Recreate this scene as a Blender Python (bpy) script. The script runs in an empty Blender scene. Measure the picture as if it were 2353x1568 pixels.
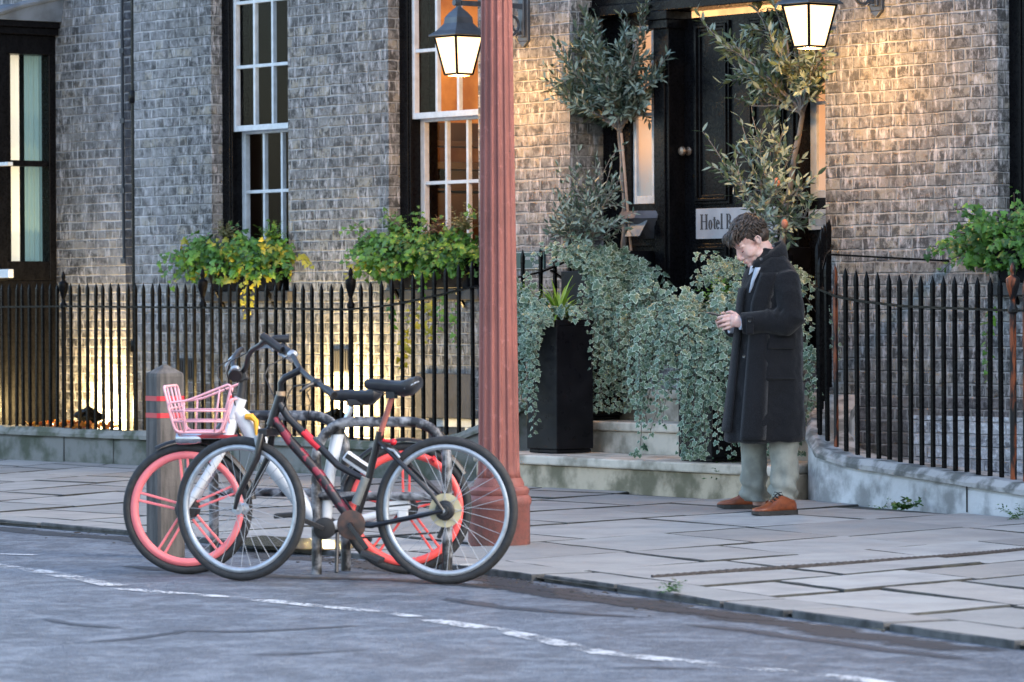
import bpy, bmesh, math, random
from mathutils import Vector, Matrix, Euler, noise as mnoise
rng = random.Random(7)
SC = bpy.context.scene
COL = SC.collection
rad = math.radians

# ---------------------------------------------------------------- camera
# measuring frame: the photograph seen at 2353 x 1568
PW, PH, PF = 2353.0, 1568.0, 9262.0
YAW, PITCH, ROLL = rad(51.0), math.atan2(72.5, 9262.0), rad(0.28)
CAM = Vector((28.6 * math.sin(YAW), -28.6 * math.cos(YAW), 1.18))
FWD = Vector((-math.sin(YAW) * math.cos(PITCH), math.cos(YAW) * math.cos(PITCH), -math.sin(PITCH)))
_r0 = Vector((math.cos(YAW), math.sin(YAW), 0)); _u0 = _r0.cross(FWD)
RGT = _r0 * math.cos(ROLL) - _u0 * math.sin(ROLL)
UPV = _r0 * math.sin(ROLL) + _u0 * math.cos(ROLL)
cd = bpy.data.cameras.new('camera'); cam = bpy.data.objects.new('camera', cd); COL.objects.link(cam)
cam.matrix_world = Matrix(((RGT.x, UPV.x, -FWD.x, CAM.x), (RGT.y, UPV.y, -FWD.y, CAM.y), (RGT.z, UPV.z, -FWD.z, CAM.z), (0, 0, 0, 1)))
cd.sensor_width = 36.0; cd.lens = PF / PW * 36.0
cd.clip_start = 0.1; cd.clip_end = 3000
cd.dof.use_dof = True; cd.dof.focus_distance = 23.5; cd.dof.aperture_fstop = 6.5
SC.camera = cam

# ---------------------------------------------------------------- sky, sun, exposure
SUN_EL, SUN_AZ = rad(28), rad(62)
wd = bpy.data.worlds.new('World'); SC.world = wd; wd.use_nodes = True
_n = wd.node_tree.nodes; _bg = _n['Background']
_sky = _n.new('ShaderNodeTexSky'); _sky.sky_type = 'NISHITA'; _sky.sun_disc = False
_sky.sun_elevation = SUN_EL; _sky.sun_rotation = SUN_AZ; _sky.air_density = 1.0; _sky.dust_density = 2.5; _sky.ozone_density = 1.0
wd.node_tree.links.new(_sky.outputs[0], _bg.inputs[0]); _bg.inputs[1].default_value = 0.15
_sl = bpy.data.lights.new('sun', 'SUN'); _sl.energy = 0.5; _sl.angle = rad(35); _sl.color = (1.0, 0.97, 0.93)
_so = bpy.data.objects.new('sun', _sl); COL.objects.link(_so)
_d = Vector((math.sin(SUN_AZ) * math.cos(SUN_EL), math.cos(SUN_AZ) * math.cos(SUN_EL), math.sin(SUN_EL)))
_so.rotation_euler = (-_d).to_track_quat('-Z', 'Y').to_euler(); _so.location = _d * 30
SC.view_settings.view_transform = 'Standard'; SC.view_settings.look = 'None'
SC.view_settings.exposure = 2.3; SC.view_settings.gamma = 1.0
SC.cycles.use_denoising = True
SC.cycles.max_bounces = 8; SC.cycles.transparent_max_bounces = 12
SC.cycles.sample_clamp_indirect = 4.0

# ---------------------------------------------------------------- measuring helpers (photo point -> place on a real surface)
def ray(px, py):
    return FWD + RGT * ((px - PW / 2) / PF) - UPV * ((py - PH / 2) / PF)
def onY(px, py, Y):
    q = ray(px, py); return CAM + q * ((Y - CAM.y) / q.y)
def onZ(px, py, Z=0.0):
    q = ray(px, py); return CAM + q * ((Z - CAM.z) / q.z)
def onP(px, py, P, d):
    n = Vector((-d[1], d[0], 0)); q = ray(px, py); return CAM + q * (n.dot(Vector(P) - CAM) / n.dot(q))
def atD(px, py, d):
    return CAM + ray(px, py) * d
def X0(px, Y=0.0, py=400): return onY(px, py, Y).x
def Z0(py, px, Y=0.0): return onY(px, py, Y).z

# ---------------------------------------------------------------- mesh builder
def lerp(a, b, t): return a + (b - a) * t
class MB:
    def __init__(s): s.v = []; s.f = []; s.m = []; s.mi = 0
    def add(s, vs, fs):
        o = len(s.v); s.v += [tuple(v) for v in vs]; s.f += [tuple(o + i for i in f) for f in fs]; s.m += [s.mi] * len(fs); return s
    def obox(s, c, ax, ay, az):
        c = Vector(c); ax, ay, az = Vector(ax), Vector(ay), Vector(az)
        vs = [c + ax * i + ay * j + az * k for k in (-1, 1) for j in (-1, 1) for i in (-1, 1)]
        return s.add(vs, [(0, 2, 3, 1), (4, 5, 7, 6), (0, 1, 5, 4), (2, 6, 7, 3), (0, 4, 6, 2), (1, 3, 7, 5)])
    def box(s, x0, x1, y0, y1, z0, z1):
        return s.obox(((x0 + x1) / 2, (y0 + y1) / 2, (z0 + z1) / 2), ((x1 - x0) / 2, 0, 0), (0, (y1 - y0) / 2, 0), (0, 0, (z1 - z0) / 2))
    def rbox(s, c, sx, sy, sz, M):
        c = Vector(c); return s.obox(c, M @ Vector((sx / 2, 0, 0)), M @ Vector((0, sy / 2, 0)), M @ Vector((0, 0, sz / 2)))
    def bar(s, p, q, w, h, up=(0, 0, 1)):
        p, q = Vector(p), Vector(q); d = q - p; L = d.length; d.normalize(); up = Vector(up)
        sd = d.cross(up)
        if sd.length < 1e-4: sd = d.cross(Vector((0, 1, 0)))
        sd.normalize(); u = sd.cross(d)
        return s.obox((p + q) / 2, d * L / 2, sd * w / 2, u * h / 2)
    def tube(s, pts, r, n=8, closed=False, caps=True, sq=None):
        pts = [Vector(p) for p in pts]; N = len(pts)
        rs = list(r) if hasattr(r, '__len__') else [r] * N
        T = []
        for i in range(N):
            a = pts[(i - 1) % N] if (closed or i > 0) else pts[i]; b = pts[(i + 1) % N] if (closed or i < N - 1) else pts[i]
            t = b - a; T.append(t.normalized() if t.length > 1e-9 else Vector((0, 0, 1)))
        u = T[0].orthogonal().normalized()
        if abs(T[0].z) < .95: u = (Vector((0, 0, 1)) - T[0] * T[0].z).normalized()
        vs = []
        for i in range(N):
            if i > 0:
                u = u - T[i] * u.dot(T[i]); u.normalize()
            w = T[i].cross(u)
            for k in range(n):
                a = 2 * math.pi * k / n
                ca, sa = math.cos(a), math.sin(a)
                if sq: ca *= sq[0]; sa *= sq[1]
                vs.append(pts[i] + (u * ca + w * sa) * rs[i])
        fs = []
        for i in range(N if closed else N - 1):
            j = (i + 1) % N
            for k in range(n):
                k2 = (k + 1) % n; fs.append((i * n + k, i * n + k2, j * n + k2, j * n + k))
        if caps and not closed:
            fs.append(tuple(range(n - 1, -1, -1))); fs.append(tuple((N - 1) * n + k for k in range(n)))
        return s.add(vs, fs)
    def loft(s, rings, cap=True):
        n = len(rings[0]); vs = [p for r in rings for p in r]; fs = []
        for i in range(len(rings) - 1):
            for k in range(n):
                k2 = (k + 1) % n; fs.append((i * n + k, i * n + k2, (i + 1) * n + k2, (i + 1) * n + k))
        if cap: fs.append(tuple(range(n - 1, -1, -1))); fs.append(tuple((len(rings) - 1) * n + k for k in range(n)))
        return s.add(vs, fs)
    def lathe(s, prof, n=16, c=(0, 0, 0), M=None, rf=None):
        c = Vector(c); M = M or Matrix.Identity(3); rings = []
        for r, z in prof:
            rings.append([c + M @ Vector(((rf(r, z, 2 * math.pi * k / n) if rf else r) * math.cos(2 * math.pi * k / n), (rf(r, z, 2 * math.pi * k / n) if rf else r) * math.sin(2 * math.pi * k / n), z)) for k in range(n)])
        return s.loft(rings)
    def ball(s, c, r, M=None, n=12, m=8):
        r = r if hasattr(r, '__len__') else (r, r, r); c = Vector(c); M = M or Matrix.Identity(3); rings = []
        for i in range(m + 1):
            a = -math.pi / 2 + math.pi * i / m; a = max(-1.5, min(1.5, a))
            rings.append([c + M @ Vector((r[0] * math.cos(a) * math.cos(2 * math.pi * k / n), r[1] * math.cos(a) * math.sin(2 * math.pi * k / n), r[2] * math.sin(a))) for k in range(n)])
        return s.loft(rings)
    def prism(s, poly, axis, depth):
        """poly: 3D points; extruded by vector axis*depth"""
        a = Vector(axis) * depth; P = [Vector(p) for p in poly]; n = len(P)
        return s.add(P + [p + a for p in P], [tuple(range(n - 1, -1, -1)), tuple(range(n, 2 * n))] + [(i, (i + 1) % n, n + (i + 1) % n, n + i) for i in range(n)])
    def build(s, name, mats, parent=None, smooth=False, bevel=0, local=False):
        me = bpy.data.meshes.new(name); root = parent
        while root is not None and root.parent is not None: root = root.parent
        o = root.location if root is not None and not local else Vector((0, 0, 0))
        me.from_pydata([(v[0] - o[0], v[1] - o[1], v[2] - o[2]) for v in s.v], [], s.f)
        bm = bmesh.new(); bm.from_mesh(me); bmesh.ops.recalc_face_normals(bm, faces=bm.faces); bm.to_mesh(me); bm.free()
        mats = mats if isinstance(mats, (list, tuple)) else [mats]
        for m in mats: me.materials.append(m)
        if len(mats) > 1: me.polygons.foreach_set('material_index', s.m)
        if smooth:
            me.polygons.foreach_set('use_smooth', [True] * len(me.polygons))
            if smooth != 'all': me.set_sharp_from_angle(angle=rad(40))
        ob = bpy.data.objects.new(name, me); COL.objects.link(ob)
        if parent is not None: ob.parent = parent
        if bevel:
            b = ob.modifiers.new('bevel', 'BEVEL'); b.width = bevel; b.segments = 2; b.limit_method = 'ANGLE'; b.angle_limit = rad(50)
        return ob
def tag(o, label, cat, group=None):
    o['label'] = label; o['category'] = cat
    if group: o['group'] = group
    return o
def thing(name, label, cat, loc=(0, 0, 0), group=None):
    o = bpy.data.objects.new(name, None); COL.objects.link(o); o.location = loc; o.empty_display_size = .1
    return tag(o, label, cat, group)
def solo(name, mb, mats, label, cat, base, group=None, **k):
    b = Vector(base); mb.v = [(v[0] - b.x, v[1] - b.y, v[2] - b.z) for v in mb.v]
    o = mb.build(name, mats, None, **k); o.location = b; return tag(o, label, cat, group)
def kind(o, k): o['kind'] = k; return o
def dup(root, loc, label=None, group=None):
    r = root.copy(); COL.objects.link(r); r.location = loc
    if label: r['label'] = label
    if group: r['group'] = group
    for ch in list(root.children):
        c = ch.copy(); COL.objects.link(c); c.parent = r
        for g in ch.children:
            d = g.copy(); COL.objects.link(d); d.parent = c
    return r
def smooth_union(mb, voxel, it=3, fac=.5):
    """overlapping closed pieces grown into one continuous skin; returns an MB"""
    me = bpy.data.meshes.new('tmp'); me.from_pydata(mb.v, [], mb.f)
    bm = bmesh.new(); bm.from_mesh(me); bmesh.ops.recalc_face_normals(bm, faces=bm.faces); bm.to_mesh(me); bm.free()
    ob = bpy.data.objects.new('tmp', me); COL.objects.link(ob)
    r = ob.modifiers.new('r', 'REMESH'); r.mode = 'VOXEL'; r.voxel_size = voxel
    if it:
        q = ob.modifiers.new('s', 'SMOOTH'); q.iterations = it; q.factor = fac
    dg = bpy.context.evaluated_depsgraph_get(); ev = ob.evaluated_get(dg); m2 = ev.to_mesh()
    out = MB(); out.add([v.co[:] for v in m2.vertices], [tuple(p.vertices) for p in m2.polygons])
    ev.to_mesh_clear(); bpy.data.objects.remove(ob); bpy.data.meshes.remove(me)
    return out

# ---------------------------------------------------------------- materials
class NT:
    def __init__(s, name):
        s.mat = bpy.data.materials.new(name); s.mat.use_nodes = True; s.t = s.mat.node_tree; s.p = s.t.nodes['Principled BSDF']; s.out = s.t.nodes['Material Output']
    def n(s, ty, **k):
        nd = s.t.nodes.new(ty)
        for a, b in k.items(): setattr(nd, a, b)
        return nd
    def l(s, a, b): s.t.links.new(a, b)
    def math(s, op, a, b=None, c=None, clamp=False):
        nd = s.n('ShaderNodeMath', operation=op); nd.use_clamp = clamp
        for i, x in enumerate((a, b, c)):
            if x is None: continue
            if isinstance(x, (int, float)): nd.inputs[i].default_value = x
            else: s.l(x, nd.inputs[i])
        return nd.outputs[0]
    def mix(s, f, a, b, blend='MIX'):
        nd = s.n('ShaderNodeMix', data_type='RGBA', blend_type=blend)
        for i, x in ((0, f), (6, a), (7, b)):
            if isinstance(x, (int, float)): nd.inputs[i].default_value = x
            elif isinstance(x, tuple): nd.inputs[i].default_value = (*x[:3], 1)
            else: s.l(x, nd.inputs[i])
        return nd.outputs[2]
    def coord(s): return s.n('ShaderNodeTexCoord').outputs['Object']
    def noise(s, scale, detail=4, vec=None, rough=.55, dist=0, sc3=None):
        nd = s.n('ShaderNodeTexNoise'); nd.inputs['Scale'].default_value = scale; nd.inputs['Detail'].default_value = detail
        nd.inputs['Roughness'].default_value = rough; nd.inputs['Distortion'].default_value = dist
        v = vec or s.coord()
        if sc3:
            mp = s.n('ShaderNodeMapping'); mp.inputs['Scale'].default_value = sc3; s.l(v, mp.inputs[0]); v = mp.outputs[0]
        s.l(v, nd.inputs['Vector']); return nd.outputs[0]
    def ramp(s, x, a, b, lo=0., hi=1., smooth=True):
        nd = s.n('ShaderNodeMapRange'); nd.interpolation_type = 'SMOOTHSTEP' if smooth else 'LINEAR'
        s.l(x, nd.inputs[0])
        for i, q in ((1, a), (2, b), (3, lo), (4, hi)): nd.inputs[i].default_value = q
        return nd.outputs[0]
    def bump(s, h, dist, strength=1.0):
        nd = s.n('ShaderNodeBump'); nd.inputs['Distance'].default_value = dist; nd.inputs['Strength'].default_value = strength
        s.l(h, nd.inputs['Height']); s.l(nd.outputs[0], s.p.inputs['Normal'])
    def set(s, **k):
        for a, b in k.items():
            i = s.p.inputs[a.replace('_', ' ')]
            if isinstance(b, (int, float)): i.default_value = b
            elif isinstance(b, tuple): i.default_value = (*b[:3], 1)
            else: s.l(b, i)
        return s
def M(name, col, rough=.5, metal=0., col2=None, scale=6., lo=.35, hi=.7, bump=0., bscale=40., spec=.5, detail=5, sc3=None, rvar=0.):
    q = NT(name); col2 = col2 or tuple(c * .72 for c in col)
    f = q.ramp(q.noise(scale, detail, sc3=sc3), lo, hi)
    q.set(Base_Color=q.mix(f, col, col2), Metallic=metal)
    q.p.inputs['Specular IOR Level'].default_value = spec
    if rvar: q.set(Roughness=q.ramp(q.noise(scale * 2.3, 3), .3, .7, rough - rvar, rough + rvar))
    else: q.set(Roughness=rough)
    if bump: q.bump(q.noise(bscale, 4), bump)
    return q.mat
def emit(name, col, strength):
    q = NT(name); q.set(Base_Color=tuple(min(1, c) for c in col), Emission_Color=col, Emission_Strength=strength, Roughness=.3); return q.mat

def brick(name, ch, ML, ca, cb, cc, mortar, lime=0., soot=.5, limex=None, soften=.0, green=0., seed=0.):
    q = NT(name); co = q.coord()
    wob = q.n('ShaderNodeTexNoise'); wob.inputs['Scale'].default_value = 9; wob.inputs['Detail'].default_value = 3; q.l(co, wob.inputs['Vector'])
    sw = q.n('ShaderNodeSeparateColor'); q.l(wob.outputs['Color'], sw.inputs[0])
    wob2 = q.noise(60, 2)
    s = q.n('ShaderNodeSeparateXYZ'); q.l(co, s.inputs[0])
    u = q.math('ADD', q.math('ADD', s.outputs[0], s.outputs[1]), seed)
    u = q.math('ADD', u, q.math('MULTIPLY', q.math('SUBTRACT', sw.outputs[0], .5), .022))
    v = q.math('ADD', s.outputs[2], q.math('MULTIPLY', q.math('SUBTRACT', sw.outputs[1], .5), .015))
    v = q.math('ADD', v, q.math('MULTIPLY', q.math('SUBTRACT', wob2, .5), .006))
    vr = q.math('DIVIDE', v, ch); row = q.math('FLOOR', vr); fv = q.math('FRACT', vr)
    wr = q.n('ShaderNodeTexWhiteNoise', noise_dimensions='1D'); q.l(row, wr.inputs['W'])
    ur = q.math('ADD', q.math('DIVIDE', u, ML), q.math('ADD', q.math('MULTIPLY', row, .5), q.math('MULTIPLY', wr.outputs[0], .14)))
    cell = q.math('FLOOR', ur); fu = q.math('FRACT', ur)
    du = q.math('MULTIPLY', q.math('MINIMUM', q.math('MINIMUM', fu, q.math('SUBTRACT', 1., fu)), q.math('ABSOLUTE', q.math('SUBTRACT', fu, .66))), ML)
    dv = q.math('MULTIPLY', q.math('MINIMUM', fv, q.math('SUBTRACT', 1., fv)), ch)
    d = q.math('MINIMUM', du, dv)
    # mortar width varies from place to place
    mw = q.ramp(q.noise(3.5, 4), .3, .7, -.003, .0035)
    mask = q.ramp(q.math('ADD', d, mw), .0035, .0095)
    idn = q.math('ADD', q.math('MULTIPLY', cell, 2.), q.math('GREATER_THAN', fu, .66))
    cv = q.n('ShaderNodeCombineXYZ'); q.l(idn, cv.inputs[0]); q.l(row, cv.inputs[1])
    wn = q.n('ShaderNodeTexWhiteNoise', noise_dimensions='3D'); q.l(cv.outputs[0], wn.inputs['Vector'])
    sc = q.n('ShaderNodeSeparateColor'); q.l(wn.outputs['Color'], sc.inputs[0])
    base = q.mix(q.ramp(sc.outputs[0], .1, .9), ca, cb)
    base = q.mix(q.ramp(sc.outputs[1], .72, .95), base, cc)
    fine = q.noise(28, 6, rough=.7); big = q.noise(1.1, 5)
    base = q.mix(q.ramp(fine, .40, .70, 0, .85), base, tuple(min(1., c * 2.3 + .05) for c in ca))
    dark = q.math('MULTIPLY', q.math('MULTIPLY', q.ramp(q.noise(11, 6, rough=.72), .46, .58), q.ramp(mask, .3, 1.)), soot)
    mcol = q.mix(q.ramp(q.noise(12, 5), .35, .7), mortar, tuple(c * .55 for c in mortar))
    col = q.mix(mask, mcol, base)
    col = q.mix(dark, col, tuple(c * .28 for c in ca))
    col = q.mix(q.ramp(big, .4, .72, 0, .45), col, tuple(c * .62 for c in cb))
    # drips of lime running over the faces
    drip = q.noise(16, 6, sc3=(1.6, 1.6, .45), rough=.7)
    f = q.ramp(drip, .51, .64, 0, lime)
    if limex is not None:
        g = q.math('ABSOLUTE', q.math('SUBTRACT', s.outputs[0], limex[0])); g = q.ramp(g, 0., limex[1], 1., 0.)
        g = q.math('MULTIPLY', g, q.ramp(q.noise(9, 5), .35, .6)); f = q.math('MAXIMUM', f, q.math('MULTIPLY', g, q.math('SUBTRACT', .85, q.math('MULTIPLY', mask, .55))))
    col = q.mix(f, col, (.52, .50, .50))
    if green:
        gm = q.math('MULTIPLY', q.ramp(s.outputs[2], .0, .9, green, 0.), q.ramp(q.noise(5, 5), .45, .65)); col = q.mix(gm, col, (.05, .07, .03))
    q.set(Base_Color=col, Roughness=.88); q.p.inputs['Specular IOR Level'].default_value = .3
    h = q.math('ADD', q.math('MULTIPLY', mask, 1.), q.math('ADD', q.math('MULTIPLY', fine, .55), q.math('MULTIPLY', q.noise(70, 3), .25)))
    q.bump(h, .010, 1.0)
    return q.mat

m_brick = brick('hotel_brick', .0775, .335, (.112, .112, .112), (.185, .180, .168), (.275, .245, .19), (.35, .35, .335), lime=.7, soot=.85, limex=(-4.62, .6))
m_brick_warm = m_brick
m_brick_house = brick('house_brick', .0738, .325, (.082, .082, .084), (.160, .152, .142), (.25, .215, .17), (.35, .345, .335), lime=.65, soot=.85, limex=(-5.3, .8), seed=.13)
m_brick_strip = brick('dark_strip_brick', .0738, .325, (.022, .023, .028), (.04, .04, .046), (.07, .065, .07), (.24, .235, .235), lime=.12, soot=.3, seed=.2)
m_brick_white = brick('whitewashed_brick', .0775, .335, (.34, .36, .38), (.42, .43, .44), (.16, .16, .17), (.48, .49, .50), lime=.4, soot=.25)
m_brick_low = brick('basement_brick', .0775, .335, (.085, .080, .082), (.14, .128, .125), (.2, .17, .15), (.32, .31, .30), lime=.3, soot=.6, green=.3)
m_black = M('black_gloss_paint', (.0035, .0035, .0042), .30, col2=(.006, .006, .007), scale=20, bump=.0012, bscale=45, spec=.10, rvar=.1, sc3=(1, 1, .35))
m_iron = M('black_railing_paint', (.0030, .0030, .0036), .30, col2=(.006, .0055, .0055), scale=18, bump=.0012, bscale=70, spec=.07, rvar=.1)
m_rust = M('rusty_railing_paint', (.005, .005, .006), .4, col2=(.22, .055, .018), scale=7, lo=.47, hi=.60, bump=.002, bscale=80, sc3=(3, 3, .6), spec=.25)
m_white = M('white_sash_paint', (.62, .645, .66), .4, col2=(.5, .52, .53), scale=15, bump=.001, bscale=60)
m_lead = M('lead_sheet', (.17, .205, .25), .5, metal=.3, col2=(.095, .115, .14), scale=5, bump=.004, bscale=9)
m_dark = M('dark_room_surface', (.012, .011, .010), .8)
m_stone = M('worn_step_stone', (.56, .49, .40), .88, col2=(.24, .21, .16), scale=5, bump=.004, bscale=35, detail=8, lo=.4, hi=.66)
m_stone2 = M('pale_plinth_stone', (.58, .58, .58), .85, col2=(.25, .25, .245), scale=4.2, bump=.006, bscale=26, detail=9, lo=.42, hi=.66)
m_stone3 = M('mossy_plinth_stone', (.17, .168, .155), .9, col2=(.06, .068, .046), scale=3.6, bump=.006, bscale=30, detail=9, lo=.4, hi=.62)
m_copes = M('plinth_coping_stone', (.38, .365, .35), .9, col2=(.12, .12, .11), scale=6, bump=.008, bscale=30, detail=9, lo=.42, hi=.62)
def pole_paint():
    q = NT('faded_red_paint'); n1 = q.noise(5, 8, rough=.65, sc3=(1, 1, .3)); n2 = q.noise(45, 5, rough=.7); n3 = q.noise(18, 6, rough=.75)
    c = q.mix(q.ramp(n1, .38, .66), (.245, .086, .070), (.160, .057, .048)); c = q.mix(q.ramp(n3, .56, .66, 0, .5), c, (.36, .15, .13)); c = q.mix(q.ramp(n2, .66, .70, 0, .8), c, (.05, .035, .03))
    s_ = q.n('ShaderNodeSeparateXYZ'); q.l(q.coord(), s_.inputs[0]); g = q.math('MULTIPLY', q.ramp(s_.outputs[2], .0, .35, 1., 0.), q.ramp(n3, .42, .6)); c = q.mix(q.math('MULTIPLY', g, .6), c, (.07, .05, .042))
    q.set(Base_Color=c, Roughness=.55); q.p.inputs['Specular IOR Level'].default_value = .35; q.bump(q.math('ADD', n2, n3), .004, .8); return q.mat
m_pole = pole_paint()
m_ped = M('black_planter', (.0045, .0045, .006), .35, col2=(.009, .009, .011), scale=6, bump=.001, bscale=20, rvar=.1, spec=.12)
m_grey = M('grey_lamp_metal', (.075, .085, .10), .42, metal=.4, col2=(.05, .057, .068), scale=9)
def glass_mat(name, tint=(1, 1, 1), r=.03, refl=.06):
    q = NT(name); q.t.nodes.remove(q.p)
    tr = q.n('ShaderNodeBsdfTransparent'); tr.inputs[0].default_value = (*tint, 1)
    gl = q.n('ShaderNodeBsdfGlossy'); gl.inputs['Roughness'].default_value = r
    mx = q.n('ShaderNodeMixShader'); mx.inputs[0].default_value = .012; q.l(tr.outputs[0], mx.inputs[1]); q.l(gl.outputs[0], mx.inputs[2]); q.l(mx.outputs[0], q.out.inputs[0])
    return q.mat
m_glass = glass_mat('window_glass')

def asphalt():
    q = NT('asphalt'); n1 = q.noise(160, 3); n2 = q.noise(.9, 6, rough=.65); n3 = q.noise(26, 5)
    vo = q.n('ShaderNodeTexVoronoi'); vo.inputs['Scale'].default_value = 130; q.l(q.coord(), vo.inputs['Vector'])
    c = q.mix(q.ramp(vo.outputs['Color'], .2, .9), (.058, .070, .090), (.138, .160, .196))
    c = q.mix(q.ramp(n2, .42, .6, 0, .55), c, (.050, .056, .068)); c = q.mix(q.ramp(q.noise(4.5, 7, rough=.75), .46, .60, 0, .75), c, (.165, .19, .225)); c = q.mix(q.ramp(q.noise(15, 6, rough=.8), .52, .64, 0, .7), c, (.040, .046, .058))
    st = q.noise(1.6, 5, sc3=(.28, 2.2, 1), rough=.6); c = q.mix(q.ramp(st, .6, .72, 0, .55), c, (.03, .032, .038))
    q.set(Base_Color=c, Roughness=q.ramp(n3, .35, .7, .5, .75)); q.p.inputs['Specular IOR Level'].default_value = .5
    q.bump(q.math('ADD', vo.outputs['Distance'], n1), .008, .8); return q.mat
m_road = asphalt()
def slab_mat():
    q = NT('york_stone'); at = q.n('ShaderNodeAttribute', attribute_name='tint')
    a = q.mix(at.outputs['Fac'], (.215, .215, .208), (.335, .332, .318))
    wn = q.n('ShaderNodeTexWhiteNoise', noise_dimensions='1D'); q.l(at.outputs['Fac'], wn.inputs['W'])
    a = q.mix(q.ramp(wn.outputs[0], .6, .95, 0, .5), a, (.26, .23, .20))
    a = q.mix(q.ramp(q.noise(2.6, 7, rough=.62), .38, .7, 0, .55), a, (.165, .16, .16))
    a = q.mix(q.ramp(q.noise(30, 5, rough=.7), .45, .75, 0, .3), a, (.34, .33, .325))
    a = q.mix(q.ramp(q.noise(55, 2), .70, .76, 0, .55), a, (.05, .05, .05))
    q.set(Base_Color=a, Roughness=q.ramp(q.noise(3, 4), .35, .7, .62, .85)); q.p.inputs['Specular IOR Level'].default_value = .25
    q.bump(q.math('ADD', q.noise(14, 6), q.math('MULTIPLY', q.noise(90, 3), .3)), .006, .7); return q.mat
m_slab = slab_mat()
m_joint = M('joint_dirt', (.020, .020, .018), .95, col2=(.055, .055, .045), scale=8)
def worn_paint(name, col):
    q = NT(name); f = q.ramp(q.math('ADD', q.math('MULTIPLY', q.noise(4, 5), .5), q.math('MULTIPLY', q.noise(45, 5, rough=.7), .5)), .47, .55)
    q.set(Base_Color=col, Roughness=.9, Alpha=q.math('MULTIPLY', f, .88)); q.p.inputs['Specular IOR Level'].default_value = .15; return q.mat
def stain(name, col, a=.8, sc=6):
    q = NT(name); at = q.n('ShaderNodeAttribute', attribute_name='edge'); f = q.ramp(q.math('ADD', q.math('MULTIPLY', q.noise(sc, 6, rough=.7), .8), q.math('MULTIPLY', at.outputs['Fac'], .55)), .58, .82, 0, a)
    q.set(Base_Color=col, Roughness=.6, Alpha=f); return q.mat
m_line = worn_paint('worn_white_road_paint', (.50, .52, .54)); m_yline = worn_paint('worn_yellow_road_paint', (.5, .44, .30))

m_kerbside = M('dark_kerb_side', (.10, .098, .096), .9, col2=(.03, .03, .029), scale=9, bump=.004)
# ---------------------------------------------------------------- ground
RZ = -0.03
def kY(x):
    P = [(-40, -5.4), (-4, -5.75), (2.62, -5.87), (4.02, -5.93), (6.16, -6.18), (7.85, -6.50), (9.27, -6.87), (10.33, -7.17), (11.58, -7.47), (12.32, -7.66), (16, -8.8), (40, -17)]
    for (a, b), (c, d) in zip(P, P[1:]):
        if x <= c: return lerp(b, d, (x - a) / (c - a))
    return P[-1][1]
mb = MB(); mb.add([(-900, -900, RZ), (900, -900, RZ), (900, -.3, RZ), (-900, -.3, RZ)], [(0, 1, 2, 3)])
kind(mb.build('road', m_road), 'structure')
def backY(x):
    if x < 1.1: return -.70
    if x < 4.1: return lerp(-.9, -1.15, (x - 1.1) / 3)
    return -1.0 - (x - 4.17) * .25
mb = MB(); xs = [-40, -12] + [-8 + i * .5 for i in range(52)] + [40]
for a, b in zip(xs, xs[1:]):
    mb.add([(a, kY(a), -.014), (b, kY(b), -.014), (b, backY(b) + .15, -.014), (a, backY(a) + .15, -.014)], [(0, 1, 2, 3)])
kind(mb.build('pavement_bed', m_joint), 'structure')
def slab(mb, tint, quad, h, z, tv):
    """flagstone with worn corners and slightly uneven edges"""
    P = []; n = len(quad)
    for i in range(n):
        a, b = Vector(quad[i]), Vector(quad[(i + 1) % n]); L = (b - a).length; k = max(2, int(L / .16)); nrm = Vector((-(b - a).y, (b - a).x)).normalized() if L > 0 else Vector((0, 0))
        for j in range(k):
            t = j / k
            if j == 0: t = .018 / max(L, .05)
            P.append(a + (b - a) * t + nrm * (rng.uniform(0, .013)))
        P.append(a + (b - a) * (1 - .018 / max(L, .05)))
    c = sum(P, Vector((0, 0))) / len(P); tx, ty = rng.uniform(-.006, .006), rng.uniform(-.006, .006)
    zz = lambda p: z + (p.x - c.x) * tx + (p.y - c.y) * ty
    ins = lambda p: p + (c - p).normalized() * rng.uniform(.003, .017); top = [(*ins(p), zz(p)) for p in P]; mid = [(p.x, p.y, zz(p) - .005) for p in P]; bot = [(p.x, p.y, z - h) for p in P]
    n = len(P); m0 = len(mb.m); mb.add(top + mid + bot, [tuple(range(n))] + [(i, n + i, n + (i + 1) % n, (i + 1) % n) for i in range(n)] + [(n + i, 2 * n + i, 2 * n + (i + 1) % n, n + (i + 1) % n) for i in range(n)])
    for q_ in range(m0 + 1, len(mb.m)): mb.m[q_] = 1
    tint += [tv] * (3 * n)
def ang(x):
    if x < 0: return rad(120)
    if x < 5: return rad(lerp(120, 98, x / 5))
    return rad(98)
mb = MB(); tint = []; g = .012
x = -8.0; lines = []
while x < 17.5:
    lines.append(x); x += rng.uniform(.62, 1.15)
def lp(x, t): return Vector((x + math.cos(ang(x)) * t, kY(x) + math.sin(ang(x)) * t))
for a, b in zip(lines, lines[1:]):
    t = .30; jit = rng.uniform(0, .3)
    first = True
    while True:
        L = rng.uniform(.55, 1.35); t2 = t + L - (jit if first else 0); first = False
        sk = rng.uniform(-.04, .04)
        q = [lp(a + g, t + g), lp(b - g, t + g), lp(b - g, t2 - g), lp(a + g, t2 - g)]
        c = sum(q, Vector((0, 0))) / 4
        if c.y > backY(c.x) + .30 or t > 8: break
        q = [Vector((p.x, min(p.y, backY(p.x) + .12))) for p in q]
        slab(mb, tint, q, .04, rng.uniform(-.003, .002), rng.random()); t = t2
o = mb.build('pavement', [m_slab, m_joint]); at = o.data.attributes.new('tint', 'FLOAT', 'POINT'); at.data.foreach_set('value', tint); kind(o, 'structure')
mb = MB(); tint = []; x = -8.0
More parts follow.
